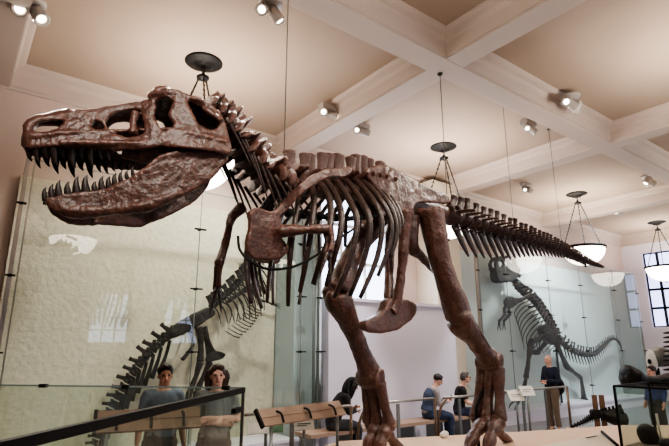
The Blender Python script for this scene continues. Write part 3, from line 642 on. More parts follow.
for i, (o, p, t, w) in enumerate(cq[1:13]):
    for s in (1, -1):
        l = lerp_tab([(0, .4), (5, .75), (11, .6)], i); d = V((.55, 0, -.85)); a = p + V((0, -.08 * s, 0))
        sub('rib', G().sweep([p, a + d * l * .15 + V((0, -.17 * s, 0)), a + d * l * .55 + V((.02, -.2 * s, 0)), a + d * l + V((-.06, -.1 * s, -.05))], [.018, .016, .013, .008], 6), 'black_bone', am)
for i in range(11):
    t = i / 10; p = Q.S(258 - 22 * t + 3 * math.sin(t * PI), 309 + 27 * t, .05)
    sub('belly_rib', G().sweep([p + V((-.22, 0, .09)), p + V((-.08, -.06, .0)), p + V((.04, -.05, -.03)), p + V((.06, .02, 0))], [.006, .01, .01, .006], 5), 'black_bone', am)
sub('ilium', rough(plate(Q, [(171, 330), (180, 322), (196, 313), (211, 307), (216, 314), (206, 321), (196, 328), (184, 334), (173, 338)], .1, .14, .018), .01, 8), 'black_bone', am)
for s in (1, -1):
    o = .12 * s; dx = 0 if s > 0 else 7
    sub('femur', longbone(mk_pts(Q, [(199 + dx * .6, 327), (201 + dx, 345), (200 + dx * 1.4, 362)], o), [.075, .05, .065], .016), 'black_bone', am)
    sub('tibia', longbone(mk_pts(Q, [(200 + dx * 1.4, 362), (196 + dx * 1.1, 376), (190 + dx, 391)], o), [.065, .042, .055], .016), 'black_bone', am)
    sub('metatarsal', longbone(mk_pts(Q, [(190 + dx, 391), (187 + dx, 402), (183 + dx, 414)], o), [.06, .05, .06], .016), 'black_bone', am)
    for k in (-1, 0, 1): sub('toe', toe(Q.S(183 + dx, 414, o + .05 * k), Q.S(174 + dx + 4 * k, 424, o + .09 * k), .028), 'black_bone', am)
    sub('humerus', longbone(mk_pts(Q, [(251, 288), (256, 296), (262, 301)], o + .1 * s), [.04, .03, .035], .01, amp=.002), 'black_bone', am)
    sub('forearm_bone', G().sweep(mk_pts(Q, [(262, 301), (268, 302), (273, 305)], o + .1 * s), [.025, .018, .02], 7), 'black_bone', am)
    for k in (-1, 0, 1): sub('finger', toe(Q.S(273, 305, o + .1 * s), Q.S(279, 306 + 2 * k, o + .1 * s + .02 * k), .012), 'black_bone', am)
sub('ischium', longbone(mk_pts(Q, [(190, 330), (193, 345), (182, 360)]), [.045, .028, .035], .012), 'black_bone', am)
sub('pubis', longbone(mk_pts(Q, [(203, 327), (209, 343), (214, 353)]), [.06, .04, .05], .014), 'black_bone', am)
sub('pubic_boot', rough(plate(Q, [(207, 361), (210, 353), (217, 351), (226, 354), (222, 359), (214, 361)], 0, .09, .014), .005, 8), 'black_bone', am)
sub('scapula', rough(plate(Q, [(228, 300), (240, 291), (250, 284), (256, 285), (256, 293), (248, 292), (238, 297), (230, 303)], .2, .05, .012), .004, 8), 'black_bone', am)
sub('skull', rough(fuse(G().sweep(mk_pts(Q, [(257, 226), (262, 219), (272, 217), (284, 221)]), [(.1, .12), (.12, .15), (.1, .11), (.04, .05)], 12), .02, 3), .01, 9), 'black_bone', am)
g = G()
for u, v in ((195, 322), (240, 284), (256, 250), (146, 358)): p = Q.S(u, v); g.sweep([p, V((p.x, YW - .1, p.z))], [.02], 8)
sub('wall_bracket', g, 'black', am)

# ------------------------------------------------------------------ upright skeleton in the right case
R = Plane(0, 8.6, 1, 0)
ur = thing('upright_skeleton', 'tall dark grey theropod skeleton rearing upright with a curling tail inside the right case', 'dinosaur skeleton', R.S(550, 405))
vr, vrt = tmpl('dorsal_vertebra', 'back', 'grey_bone'), tmpl('caudal_vertebra', 'tail', 'grey_bone')
small_column(ur, 'cervical_vertebra', vr, R, [(509, 268), (515, 275), (516, 285), (522, 292), (531, 298)], 9, .2, .26, .6)
dr = small_column(ur, 'dorsal_vertebra', vr, R, [(531, 298), (540, 309), (548, 322), (556, 336)], 11, .22, .22, .7)
ctl = small_column(ur, 'caudal_vertebra', vrt, R, [(561, 341), (570, 349), (582, 354), (594, 354), (603, 347), (608, 341.5), (614, 339), (619, 343), (622, 351)], 34, .2, .03, 1.0, .8)
for o, p, t, w in ctl[:20]:
    d = V((0, 0, -1)) + t * .4; sub('chevron', G().sweep([p + d * w * .4, p + d * w * 1.9], [w * .16, w * .07], 6), 'grey_bone', ur)
for i, (o, p, t, w) in enumerate(dr):
    for s in (1, -1):
        l = lerp_tab([(0, 1.0), (5, 1.5), (10, .8)], i); d = V((-.72, 0, -.62))
        sub('rib', G().sweep([p, p + d * l * .2 + V((0, -.3 * s, 0)), p + d * l * .65 + V((0, -.34 * s, 0)), p + d * l + V((.06, -.14 * s, -.08))], [.02, .018, .014, .008], 6), 'grey_bone', ur)
rs = plate(R, [(490, 262), (492, 257.5), (497, 254.5), (504, 254), (510, 257), (513, 262), (516, 270), (512, 277), (507, 281), (498, 282), (494, 280), (492, 274), (491, 268)], lambda u, v: .1, .07, .025, [[(501, 257.5), (507, 258.5), (509, 264), (503, 266), (500, 262)], [(494, 261), (498, 259.5), (498, 264), (494.5, 265.5)]])
rs2 = G().merge(rs).map(R.mirror); rs2.f = [f[::-1] for f in rs2.f]
rs.merge(rs2).sweep(mk_pts(R, [(495, 270), (504, 269), (512, 270)]), [(.14, .08), (.16, .1), (.16, .1)], 10, ref=(0, 0, 1)).sweep(mk_pts(R, [(493, 260), (499, 256), (508, 258.5)]), [(.1, .03), (.14, .04), (.14, .04)], 10, ref=(0, 0, 1))
sub('skull', rough(fuse(rs, .03, 2), .02, 8).map(lambda p: p + V((.24, 0, 0))), 'grey_bone', ur)
sub('scapula', rough(plate(R, [(505, 300), (510, 296), (518, 298), (526, 295.5), (532, 292.5), (533, 295), (526, 300), (518, 304), (512, 308), (506, 306)], .3, .07, .022), .01, 8), 'grey_bone', ur)
for s, px in ((1, 0), (-1, 5)):
    o = .3 * s
    sub('humerus', longbone(mk_pts(R, [(507 + px, 304), (504 + px, 309), (505 + px, 314)], o), [.055, .035, .045], .016, amp=.004), 'grey_bone', ur)
    sub('forearm_bone', G().sweep(mk_pts(R, [(505 + px, 314), (502 + px, 318), (499 + px, 321)], o), [.05, .035, .04], 7), 'grey_bone', ur)
    for k in (0, 1): sub('finger', toe(R.S(499 + px, 321, o), R.S(498 + px + 2 * k, 327, o + .04 * k), .022), 'grey_bone', ur)
sub('ilium', rough(plate(R, [(543, 328), (548, 324), (555, 330), (562, 338), (564, 344), (557, 345), (550, 342), (545, 336)], .2, .2, .025), .01, 8), 'grey_bone', ur)
sub('pubis', longbone(mk_pts(R, [(549, 338), (543, 346), (537, 352)]), [.1, .06, .07], .02), 'grey_bone', ur)
sub('pubic_boot', rough(plate(R, [(530, 351), (534, 350), (540, 350), (541, 354), (537, 355)], 0, .14, .02), .005, 8), 'grey_bone', ur)
def up_leg(o, H, K, A_, Fo, toes):
    sub('femur', longbone([R.S(*H, o), R.S((H[0] + K[0]) / 2, (H[1] + K[1]) / 2, o), R.S(*K, o)], [.11, .07, .1], .025), 'grey_bone', ur)
    sub('tibia', longbone([R.S(*K, o), R.S((K[0] + A_[0]) / 2, (K[1] + A_[1]) / 2, o), R.S(*A_, o)], [.1, .06, .08], .02), 'grey_bone', ur)
    for k in (-1, 0, 1): sub('metatarsal', longbone([R.S(*A_, o + .06 * k), R.S(Fo[0] + 1.5 * k, Fo[1], o + .1 * k)], [.045, .04], .014, amp=.004), 'grey_bone', ur)
    for k, (u, v) in zip((-1, 0, 1), toes): sub('toe', toe(R.S(Fo[0] + 1.5 * k, Fo[1], o + .1 * k), R.S(u, v, o + .22 * k), .05), 'grey_bone', ur)
up_leg(.25, (548, 334), (531, 342), (526, 378), (523, 394), [(513, 402), (517, 405), (524, 405)])
up_leg(-.1, (555, 340), (567, 367), (581, 378), (584, 398), [(579, 406), (584, 408), (590, 405)])
sub('support_post', G().sweep([R.S(556, 345), V((R.S(556, 345).x, 8.6, .3))], [.03], 8).sweep([R.S(540, 306), V((R.S(540, 306).x, YW - .1, R.S(540, 306).z))], [.03], 8), 'black', ur)

# ------------------------------------------------------------------ railings, benches, boards
def railing(label, x0, x1, y, z, m='steel', posts=(0, 1), turn=1):
    t = thing('railing', label, 'railing', ((x0 + x1) / 2, y, 0), 'low metal railings around the platform')
    sub('top_rail', G().sweep([(x0 + .12, y, z), (x1 - .02, y, z)], [.022], 8, sub=1), m, t)
    for x, dx in [(x0, .32), (x1, -.0)] if turn else [(x0, .0), (x1, 0)]:
        sub('post', G().sweep([(x, y + .04, 0), (x, y + .04, z * .55), (x + dx * .2, y + .03, z * .82), (x + dx * .6, y + .01, z * .97), (x + dx + .0001, y, z)] if dx else [(x, y, 0), (x, y, z)], [(.03, .014)], 8, sub=4), 'bronze', t)
    nP = int((x1 - x0) / 1.1)
    for i in range(1, nP + 1):
        x = x0 + (x1 - x0) * i / (nP + 1); sub('post', G().box((x, y + .03, z * .48), (.06, .025, z * .96)), 'grey_metal', t, False)
    return t
railing('railing section under the tilted wooden board', 2.95, 5.0, 6.2, 1.04)
railing('railing section between the two legs of the big skeleton, in front of the bench', 5.2, 6.9, 6.25, 1.04)
railing('railing section in front of the seated couple', 6.95, 8.1, 6.2, 1.04)
railing('railing section beside the standing man in the dark jacket', 8.45, 10.9, 6.05, 1.08)
def board(u0, v0, u1, v1, d0, d1, w, label, m='wood', up=.26):
    a = atD(u0, v0, d0); b = atD(u1, v1, d1); t = thing('reading_board', label, 'reading board', (a.lerp(b, .5).x, a.lerp(b, .5).y, 0))
    ax = (b - a); ax.z = 0; L = ax.length; ax.normalize(); nn = V((-ax.y, ax.x, 0)); up_ = V((0, 0, 1)) * .75 + nn * .6; up_.normalize(); n2 = ax.cross(up_)
    rot = Matrix((ax, n2, up_)).transposed(); c = a.lerp(b, .5)
    g = G().box(c, (L, .03, up), rot); g.box(c + n2 * .018, (L, .01, .012), rot); sub('panel', g, m, t, False)
    sub('end_edge', G().box(c - ax * (L / 2 + .012), (.03, .05, up + .02), rot), 'black', t, False)
    sub('top_sheet', G().box(c - n2 * .02, (L * .98, .008, up * .94), rot), 'white', t, False)
    for f in (-.32, 0, .32):
        p = c + ax * (L * f) + n2 * .03; sub('bracket', G().sweep([p + up_ * .05, p + n2 * .05 - up_ * .02, p + n2 * .03 - up_ * .12], [.014], 6), 'black', t)
    for f in (-.4, .4):
        p = c + ax * (L * f) + n2 * -.03 + up_ * (-.1); sub('leg', G().sweep([p, V((p.x, p.y, 0))], [.02], 8), 'grey_metal', t)
board(260, 416, 342, 410, 6.1, 7.2, 0, 'long tilted wooden reading board seen from behind, with three small black brackets', 'wood', .21)
board(96, 426, 200, 414, 4.9, 5.3, 0, 'brown tilted reading board behind the near glass case', 'brownwood', .22)
def placard(u, v, d, w, h, label, stripe=None, post=True):
    p = atD(u, v, d); t = thing('label_placard', label, 'placard', (p.x, p.y, 0)); rot = Matrix.Rotation(AL - PI / 2 + .25, 3, 'Z') @ Matrix.Rotation(-.6, 3, 'X')
    sub('card', G().box(p, (w, .015, h), rot), 'white', t, False)
    if stripe: sub('colour_block', G().box(p + rot @ V((w * .28, -.01, 0)), (w * .4, .006, h * .95), rot), stripe, t, False)
    else: sub('text_line', G().box(p + rot @ V((0, -.01, h * .12)), (w * .66, .004, .012), rot).box(p + rot @ V((-.03, -.01, -h * .1)), (w * .5, .004, .01), rot), 'grey_metal', t, False)
    sub('stand', G().sweep([p + V((0, 0, -.02)), V((p.x, p.y, 0))], [.02], 8), 'grey_metal', t)
placard(266, 428, 6.6, .44, .14, 'pale label placard with a green block, left below the tilted board', 'green')
placard(304, 425, 6.9, .26, .12, 'small white label placard right below the tilted board')
placard(516, 396, 9.9, .3, .2, 'white label placard on the railing left of the standing man')
placard(527, 391, 9.9, .28, .2, 'second white label placard on the railing, nearer the standing man')
g = G(); t = thing('bench', 'long pale wooden bench along the wall where visitors sit', 'bench', (7.2, 7.6, 0))
sub('seat', G().box((7.3, 7.65, .44), (4.4, .5, .06)), 'wood', t, False)
for x in (5.2, 6.0, 6.8, 7.6, 8.4, 9.3): sub('leg', G().box((x, 7.65, .205), (.05, .42, .41)), 'grey_metal', t, False)

# ------------------------------------------------------------------ near glass case, left
zt = 1.6; K = atD(243.5, 388, 3.6); N_ = atZ(-6, 444.5, K.z); e1 = (N_ - K); e1.z = 0; e1n = e1.normalized(); e2n = V((e1n.y, -e1n.x, 0))
if e2n.dot(RT) > 0: e2n = -e2n
zt = K.z; Lr, Ll = e1.length, 2.9
cs = thing('glass_table_case', 'large near glass case with a black top bar, at the lower left', 'display case', (K + e1n * Lr / 2 + e2n * 1.4).xy.to_3d())
zb = .98
def quad(a, b, z0, z1): return G().add([(a.x, a.y, z0), (b.x, b.y, z0), (b.x, b.y, z1), (a.x, a.y, z1)], [(0, 1, 2, 3)])
c0, c1, c2, c3 = K, K + e1n * Lr, K + e1n * Lr + e2n * Ll, K + e2n * Ll
sub('glass_pane', quad(c0, c1, zb, zt), 'glass_near', cs, False); sub('glass_pane', quad(c0, c3, zb, zt), 'glass_near', cs, False); sub('glass_pane', quad(c3, c2, zb, zt), 'glass_near', cs, False)
r3 = Matrix((e1n, e2n, V((0, 0, 1)))).transposed()
sub('top_bar', G().box(c0.lerp(c1, .5) + V((0, 0, -.012)), (Lr, .03, .035), r3), 'black', cs, False)
sub('corner_post', G().box(V((c0.x, c0.y, (zb + zt) / 2)), (.018, .018, zt - zb), r3), 'grey_metal', cs, False)
sub('top_edge', G().box(c0.lerp(c3, .5), (.01, Ll, .012), r3), 'glass_edge', cs, False)
for u, v in ((22, 386), (117, 387), (226, 388)):
    p = atD(u, v, 3.62 + 0.0 * u); q = c0 + e2n * max(.05, (p - c0).dot(e2n)); sub('clip', G().box(q, (.04, .05, .025), r3), 'black', cs, False)
sub('lock', G().box(c0 + e1n * .12 + V((0, 0, -.13)), (.12, .03, .03), r3), 'black', cs, False)
mid = c0 + e1n * (Lr / 2) + e2n * (Ll / 2)
sub('plinth', G().box(V((mid.x, mid.y, zb / 2)), (Lr, Ll, zb), r3), 'brownwood', cs, False)
sub('sand_bed', G().box(V((mid.x, mid.y, zb + .015)), (Lr - .06, Ll - .06, .03), r3), 'sand', cs, False)
def rock(name, label, c, r, rz, seed, m='rock'):
    random.seed(seed); g = G().ball((0, 0, 0), r, 12); sd = V((seed * 3.1, seed * 1.7, 0)); rt = Matrix.Rotation(rz, 3, 'Z')
    g.map(lambda p: rt @ (p * (1 + .35 * noise.noise(p * 4 + sd) + .15 * noise.noise(p * 11 + sd)))); c = V(c); g.map(lambda p: c + V((p.x, p.y, max(p.z, -r[2] * .75)))); return tag(obj(name, g, m), label, 'fossil')
b = c0 + e1n * 1.55 + e2n * .42; rock('fossil_block', 'brown fossil bone block inside the near left case, closest to the black bar', (b.x, b.y, zb + .17), (.3, .2, .2), .4, 3)
b = c0 + e1n * .95 + e2n * .6; rock('fossil_block', 'flat brown fossil slab inside the near left case, towards its far corner', (b.x, b.y, zb + .09), (.34, .2, .09), 1.2, 5)

# ------------------------------------------------------------------ near glass case, right
K2 = atD(614, 386, 4.6); K3 = atD(672, 390.3, 4.25); e1 = K3 - K2; e1.z = 0; e1n = e1.normalized(); e2n = V((-e1n.y, e1n.x, 0)); e2n = -e2n if e2n.dot(FW) < 0 else e2n; zt = K2.z; Lr = 1.5; dp = .75; zb = 1.03
ds = thing('fossil_case', 'small black framed glass case of dark fossils at the lower right', 'display case', (K2.x + e1n.x * .7, K2.y + e1n.y * .7, 0))
r3 = Matrix((e1n, e2n, V((0, 0, 1)))).transposed(); c0, c1, c2, c3 = K2, K2 + e1n * Lr, K2 + e1n * Lr + e2n * dp, K2 + e2n * dp
for a, b in ((c0, c1), (c3, c2), (c0, c3), (c1, c2)): sub('glass_pane', quad(a, b, zb, zt), 'glass_near', ds, False)
for a in (c0, c1, c2, c3): sub('frame_post', G().box(V((a.x, a.y, (zb + zt) / 2)), (.018, .018, zt - zb), r3), 'black', ds, False)
for a, b in ((c0, c1), (c3, c2)): sub('frame_rail', G().box(a.lerp(b, .5), (Lr, .016, .016), r3), 'black', ds, False)
for a, b in ((c0, c3), (c1, c2)): sub('frame_rail', G().box(a.lerp(b, .5), (.016, dp, .016), r3), 'black', ds, False)
mid = c0 + e1n * (Lr / 2) + e2n * (dp / 2)
sub('plinth', G().box(V((mid.x, mid.y, zb / 2)), (Lr + .04, dp + .04, zb), r3), 'brownwood', ds, False); sub('sand_bed', G().box(V((mid.x, mid.y, zb + .02)), (Lr - .05, dp - .05, .04), r3), 'sand', ds, False)
rz = math.atan2(e1n.y, e1n.x)
for a, b_, r, sd, lb in ((.12, .26, (.09, .07, .11), 11, 'tall dark fossil skull chunk at the left end of the right case'), (.34, .4, (.13, .08, .09), 12, 'low dark fossil jaw in the middle of the right case'), (.36, .13, (.12, .05, .045), 14, 'small dark fossil in front inside the right case'), (.68, .42, (.17, .12, .15), 15, 'large dark fossil at the right end of the right case')):
    p = c0 + e1n * a + e2n * b_; rock('fossil', lb, (p.x, p.y, zb + .04 + r[2] * .7), r, rz, sd, 'black_bone')
p = c0 + e1n * .24 + e2n * .2; tag(obj('display_rod', G().sweep([V((p.x, p.y, zb + .03)), V((p.x - .02, p.y, zb + .3))], [.01], 8), 'white'), 'thin pale rod standing among the fossils in the right case', 'rod')
p = c0 + e1n * .42 + e2n * .34; tag(obj('fossil_card', G().box(V((p.x, p.y, zb + .34)), (.16, .1, .04), r3 @ Matrix.Rotation(.3, 3, 'X')).sweep([V((p.x, p.y, zb + .04)), V((p.x, p.y, zb + .34))], [.015], 8), 'jeans', None, False), 'blue card on a post inside the right case', 'card')
# pale board before the right case
p0, p1, p2, p3 = atD(536, 447, 6.2), atD(602, 433, 6.6), atD(618, 447, 6.1), atD(560, 470, 5.6)
t = thing('reading_board', 'pale sloping reading board with a black edge beside the right case', 'reading board', (p2.x, p2.y, 0))
sub('panel', G().add([p0, p1, p2, p3] + [q + V((0, 0, -.03)) for q in (p0, p1, p2, p3)], [(0, 1, 2, 3), (7, 6, 5, 4), (0, 4, 5, 1), (1, 5, 6, 2), (2, 6, 7, 3), (3, 7, 4, 0)]), 'cream', t, False)
sub('edge_bar', G().sweep([p1 + V((0, 0, .015)), p2 + V((0, 0, .015))], [.018], 6), 'black', t)
q = p0.lerp(p1, .78).lerp(p2, .12); d = (p1 - p0).normalized(); sub('text_line', G().sweep([q - d * .09 + V((0, 0, .006)), q + d * .09 + V((0, 0, .006))], [(.012, .004)], 6, ref=(0, 0, 1)), 'grey_metal', t)
sub('leg', G().sweep([p0.lerp(p2, .5) - V((0, 0, .02)), V((p0.lerp(p2, .5).x, p0.lerp(p2, .5).y, PZ))], [.03], 8), 'grey_metal', t)

# ------------------------------------------------------------------ duck-billed skull, low tail, others at the right edge
B = Plane(*atD(640, 375, 6.4).xy, *(RT * 1 + FW * .15).xy)
dk = thing('duckbill_skeleton', 'black broad duck-billed skull reaching in from the right edge above the right case', 'dinosaur skeleton', (B.S(700, 446).x, B.S(700, 446).y, 0))
g = G().sweep([B.S(623, 375), B.S(626, 375.5), B.S(632, 377), B.S(641, 380), B.S(655, 379.5), B.S(672, 378), B.S(690, 374), B.S(706, 372)], [(.05, .08), (.14, .135), (.17, .125), (.13, .065), (.12, .05), (.12, .055), (.15, .13), (.1, .12)], 16, ref=(0, 0, 1))
g.sweep([B.S(634, 384), B.S(655, 385.5), B.S(685, 384)], [(.1, .025), (.11, .025), (.12, .04)], 10, ref=(0, 0, 1))
sub('skull', rough(fuse(g, .014, 3), .01, 8), 'bill', dk)
vk = tmpl('cervical_vertebra', 'neck', 'bill'); small_column(dk, 'cervical_vertebra', vk, B, [(706, 372), (725, 372), (745, 362), (760, 345)], 9, .13, .16)
sub('support_post', G().sweep([B.S(720, 378), V((B.S(720, 378).x, B.S(720, 378).y, 0))], [.03], 8), 'black', dk)
TB = Plane(*atD(600, 420, 10.6).xy, *(RT * 1 - FW * .1).xy)
lt = thing('low_skeleton', 'small black skeleton with a long tapering tail held on two posts before the right case', 'dinosaur skeleton', (TB.S(605, 428).x, TB.S(605, 428).y, .3))
tp, _ = spline(mk_pts(TB, [(622, 411.5), (608, 413.5), (598, 415.5), (590, 418), (582, 422.5), (571, 427)]), [(0, 0)] * 6, 4)
for a, b, k in zip(tp, tp[1:], range(20)):                            # one knuckled vertebra after another, tapering
    r = .085 * (1 - k / 24) + .012; d = b - a
    g = G().sweep([a, a + d * .5, b], [r, r * .72, r * .96], 10, sub=2).sweep([a + d * .4 + V((0, 0, r * .6)), a + d * .5 + V((0, 0, r * 1.45))], [(r * .2, r * .35), (r * .15, r * .3)], 8, ref=tuple(d))
    g.sweep([a + d * .6 - V((0, 0, r * .5)), a + d * .9 - V((0, 0, r * 1.5))], [r * .25, r * .12], 6); sub('caudal_vertebra', g, 'bill', lt)
sub('pelvis', rough(plate(TB, [(592, 412), (595, 409.5), (601, 410.5), (603, 415), (598, 417), (593, 416)], .05, .16, .02), .01, 8), 'bill', lt)
sub('rib_cage', fuse(G().sweep([TB.S(604, 414), TB.S(614, 418), TB.S(626, 420)], [.1, .14, .14], 10), .02, 2), 'bill', lt)
for u0, u1 in ((594, 599), (601, 605)):
    a = TB.S(u0, 395, -.15); sub('post', G().box(V((a.x, a.y, (a.z + .28) / 2)), (.1, .1, a.z - .28), Matrix.Rotation(.5, 3, 'Z')), 'brownwood', lt, False, 'brown wooden post')
lo = TB.S(610, 428); g = G().box((lo.x + .5, lo.y - .35, .14), (2.6, .9, .28), Matrix.Rotation(math.atan2(TB.dir.y, TB.dir.x), 3, 'Z')); tag(obj('low_plinth', g, 'peach', None, False), 'low peach plinth under the small black skeleton', 'plinth')
SB = Plane(*atD(668, 350, 11.5).xy, *RT.xy)
ss = thing('spine_mount', 'stack of dark striped backbone pieces at the extreme right edge', 'skeleton', (SB.S(672, 420).x, SB.S(672, 420).y, 0))
for i in range(10): sub('spine_plate', G().sweep([SB.S(664.5, 333 + i * 4.6), SB.S(670, 332.6 + i * 4.6), SB.S(680, 333 + i * 4.6)], [(.06, .018), (.08, .03), (.05, .03)], 8, ref=(0, 0, 1)), 'bill', ss)
sub('post', G().sweep([SB.S(674, 330), V((SB.S(674, 330).x, SB.S(674, 330).y, 0))], [.04], 8), 'black', ss)
OB = Plane(*atD(656, 362, 12.5).xy, *RT.xy)
od = thing('dome_skull', 'pale rounded skull cast with a dark eye hole and grey dome behind the duck bill', 'skull', (OB.S(656, 420).x, OB.S(656, 420).y, 0))
sub('dome', rough(G().ball(OB.S(660, 357), (.3, .3, .24), 14), .02, 4), 'grey_metal', od)
sub('face', rough(G().ball(OB.S(651.5, 361, .1), (.13, .12, .27), 14), .02, 4), 'white', od); sub('eye_hole', G().ball(OB.S(649.5, 361.5, .23), (.05, .04, .06), 8), 'black', od)
sub('stand', G().sweep([OB.S(657, 368), V((OB.S(657, 368).x, OB.S(657, 368).y, 0))], [.05], 10), 'black', od)

# ------------------------------------------------------------------ people
def hand_g(g, w, d, n_, r=1.0, curl=.6):    # w wrist, d direction, n_ palm normal
    d = V(d).normalized(); n_ = (V(n_) - d * V(n_).dot(d)).normalized(); s = d.cross(n_)
    g.sweep([w - d * .02, w + d * .04, w + d * .085], [(.026, .018), (.04, .017), (.038, .014)], 10, ref=tuple(n_))
    for k, l in zip((-1.5, -.5, .5, 1.5), (.062, .075, .08, .068)):
        b = w + d * .085 + s * (.019 * k); g.sweep([b - d * .02, b + d * l * .45 + n_ * curl * .012, b + d * l * .8 + n_ * curl * .032, b + d * l * (1 - .2 * curl) + n_ * curl * .055], [.0095, .009, .0085, .007], 6, sub=2)
    b = w + d * .03 - s * .035; g.sweep([b + s * .015, b + d * .025 - s * .018, b + d * .055 - s * .022 + n_ * .012], [.013, .0115, .009], 6, sub=2)
def person(label, loc, yaw, J, skinm, top, top_m, pants_m, hair, hair_m, shoe_m='black_c', sleeve=1.0, look=0, tilt=0, extras=None, scale=1.0, name='person'):
    Rm = Matrix.Translation(V(loc)) @ Matrix.Rotation(yaw, 4, 'Z') @ Matrix.Scale(scale, 4); f = lambda p: Rm @ V(p)
    t = thing('person', label, 'person', loc)
    j = {k: V(v) for k, v in J.items()}
    hd = j['head']; hr = Matrix.Rotation(look, 3, 'Z') @ Matrix.Rotation(tilt, 3, 'Y')
    H = lambda x, y, z: hd + hr @ V((x, y, z))
    g = G(); tor = [j['pelvis'] + V((0, 0, -.06)), j['pelvis'] + V((0, 0, .04)), j['waist'], j['chest'], j['chest'].lerp(j['neck'], .6), j['neck']]
    tr = [(.13, .1), (.16, .115), (.135, .1), (.165, .115), (.15, .095), (.06, .06)]
    g.sweep(tor, tr, 14, ref=(1, 0, 0)); g.sweep([j['neck'] - V((0, 0, .05)), j['neck'].lerp(hd, .5), hd + V((-.015, 0, -.05))], [.065, .056, .056], 10)
    # head: skull, jaw, nose, ears, brow
    g.ball(H(-.012, 0, .02), (.093, .075, .098), 12, hr); g.sweep([H(.02, 0, .0), H(.035, 0, -.06), H(.052, 0, -.1)], [(.066, .06), (.056, .045), (.03, .025)], 10, ref=tuple(hr @ V((1, 0, 0))))
    g.sweep([H(.08, 0, .022), H(.097, 0, -.01), H(.108, 0, -.024), H(.088, 0, -.034)], [.01, .012, .016, .01], 8)
    for s in (-1, 1): g.ball(H(-.005, .077 * s, -.008), (.02, .009, .031), 8, hr); g.ball(H(.072, .03 * s, .03), (.016, .026, .01), 6, hr)
    for s, n in ((1, 'l'), (-1, 'r')):
        sh, el, wr = j['sh_' + n], j['el_' + n], j['wr_' + n]
        g.sweep([j['chest'].lerp(sh, .5) + V((0, 0, .04)), sh, sh.lerp(el, .5), el, el.lerp(wr, .4), wr], [.06, .057, .05, .04, .04, .026], 10)
        hp, kn_, ak, to = j['hip_' + n], j['kn_' + n], j['ak_' + n], j['to_' + n]
        g.sweep([hp, hp.lerp(kn_, .5), kn_, kn_.lerp(ak, .35), ak], [.09, .075, .055, .055, .036], 10); g.sweep([ak + V((0, 0, -.02)), ak.lerp(to, .5) + V((0, 0, -.02)), to], [.04, (.04, .03), (.035, .02)], 8)
        hand_g(g, wr, (wr - el) if ('hd_' + n) not in j else j['hd_' + n], V((.3, -s, -.1)))
    g = fuse(g, .0085, 2); body = sub('body', g.map(f), skinm, t)
    for s in (-1, 1):
        sub('eye', G().ball(H(.078, .031 * s, .008), (.009, .014, .007), 8, hr).map(f), 'eye', t)
        sub('eyebrow', G().sweep([H(.079, .015 * s, .03), H(.079, .033 * s, .034), H(.068, .05 * s, .028)], [.0045], 5).map(f), hair_m if hair_m else 'hair_brown', t)
    sub('mouth', G().sweep([H(.079, -.022, -.061), H(.089, 0, -.058), H(.079, .022, -.061)], [(.005, .006)], 6, ref=(0, 0, 1)).map(f), 'lip', t)
    # clothes
    c = G(); c.sweep(tor[:-1] + [tor[-1] - V((0, 0, .015))], [(a + .014, b + .02) for a, b in tr[:-1]] + [(.08, .072)], 16, ref=(1, 0, 0))
    for n in 'lr':
        sh, el, wr = j['sh_' + n], j['el_' + n], j['wr_' + n]
        pts = [j['chest'].lerp(sh, .5) + V((0, 0, .03)), sh, sh.lerp(el, .5)]; r = [.072, .068, .06]
        if sleeve > .6: pts += [el, el.lerp(wr, .5), el.lerp(wr, .93)]; r += [.052, .046, .04]
        else: pts += [sh.lerp(el, .82)]; r += [.056]
        c.sweep(pts, r, 12)
    sub(top, rough(fuse(c, .013, 3), .006, 11).map(f), top_m, t)
    c = G(); c.sweep([j['pelvis'] + V((0, 0, -.09)), j['pelvis'], j['pelvis'].lerp(j['waist'], .6)], [(.15, .11), (.178, .135), (.162, .122)], 16, ref=(1, 0, 0))
    for n in 'lr':
        hp, kn_, ak = j['hip_' + n], j['kn_' + n], j['ak_' + n]
        c.sweep([hp, hp.lerp(kn_, .5), kn_, kn_.lerp(ak, .5), ak + V((0, 0, .03))], [.108, .092, .074, .066, .062], 12)
    sub('trousers', rough(fuse(c, .014, 3), .006, 10).map(f), pants_m, t)
    for n in 'lr':
        ak, to = j['ak_' + n], j['to_' + n]; sub('shoe', G().sweep([ak + V((-.05, 0, -.055)), ak + V((0, 0, -.05)), ak.lerp(to, .6) + V((0, 0, -.03)), to + V((.03, 0, -.005))], [(.035, .03), (.045, .05), (.047, .04), (.03, .022)], 10, ref=(0, 0, 1)).map(f), shoe_m, t)
    if hair:
        c = G()
        if hair == 'bald':
            pass
        else:
            c.ball(H(-.024, 0, .042), (.096, .088, .092), 12, hr); c.ball(H(.03, .02, .096), (.06, .055, .03), 8, hr)
            if hair in ('long', 'hood'):
                dn = -.17 if hair == 'long' else -.26
                for s in (-1, 1): c.sweep([H(-.02, .07 * s, .05), H(-.02, .092 * s, -.03), H(-.035, .085 * s, dn)], [(.05, .03), (.05, .03), (.035, .022)], 8)
                c.sweep([H(-.08, 0, .05), H(-.1, 0, -.05), H(-.09, 0, dn)], [(.07, .035), (.08, .035), (.06, .025)], 8)
            if hair == 'bob':
                for s in (-1, 1): c.sweep([H(-.03, .07 * s, .05), H(-.04, .085 * s, -.03)], [(.05, .03), (.035, .022)], 8)
                c.ball(H(-.07, 0, .01), (.055, .07, .08), 8, hr)
            sub('hair', rough(fuse(c, .009, 1), .008, 26).map(f), hair_m, t)
    if extras: extras(t, f, j, H)
    return t
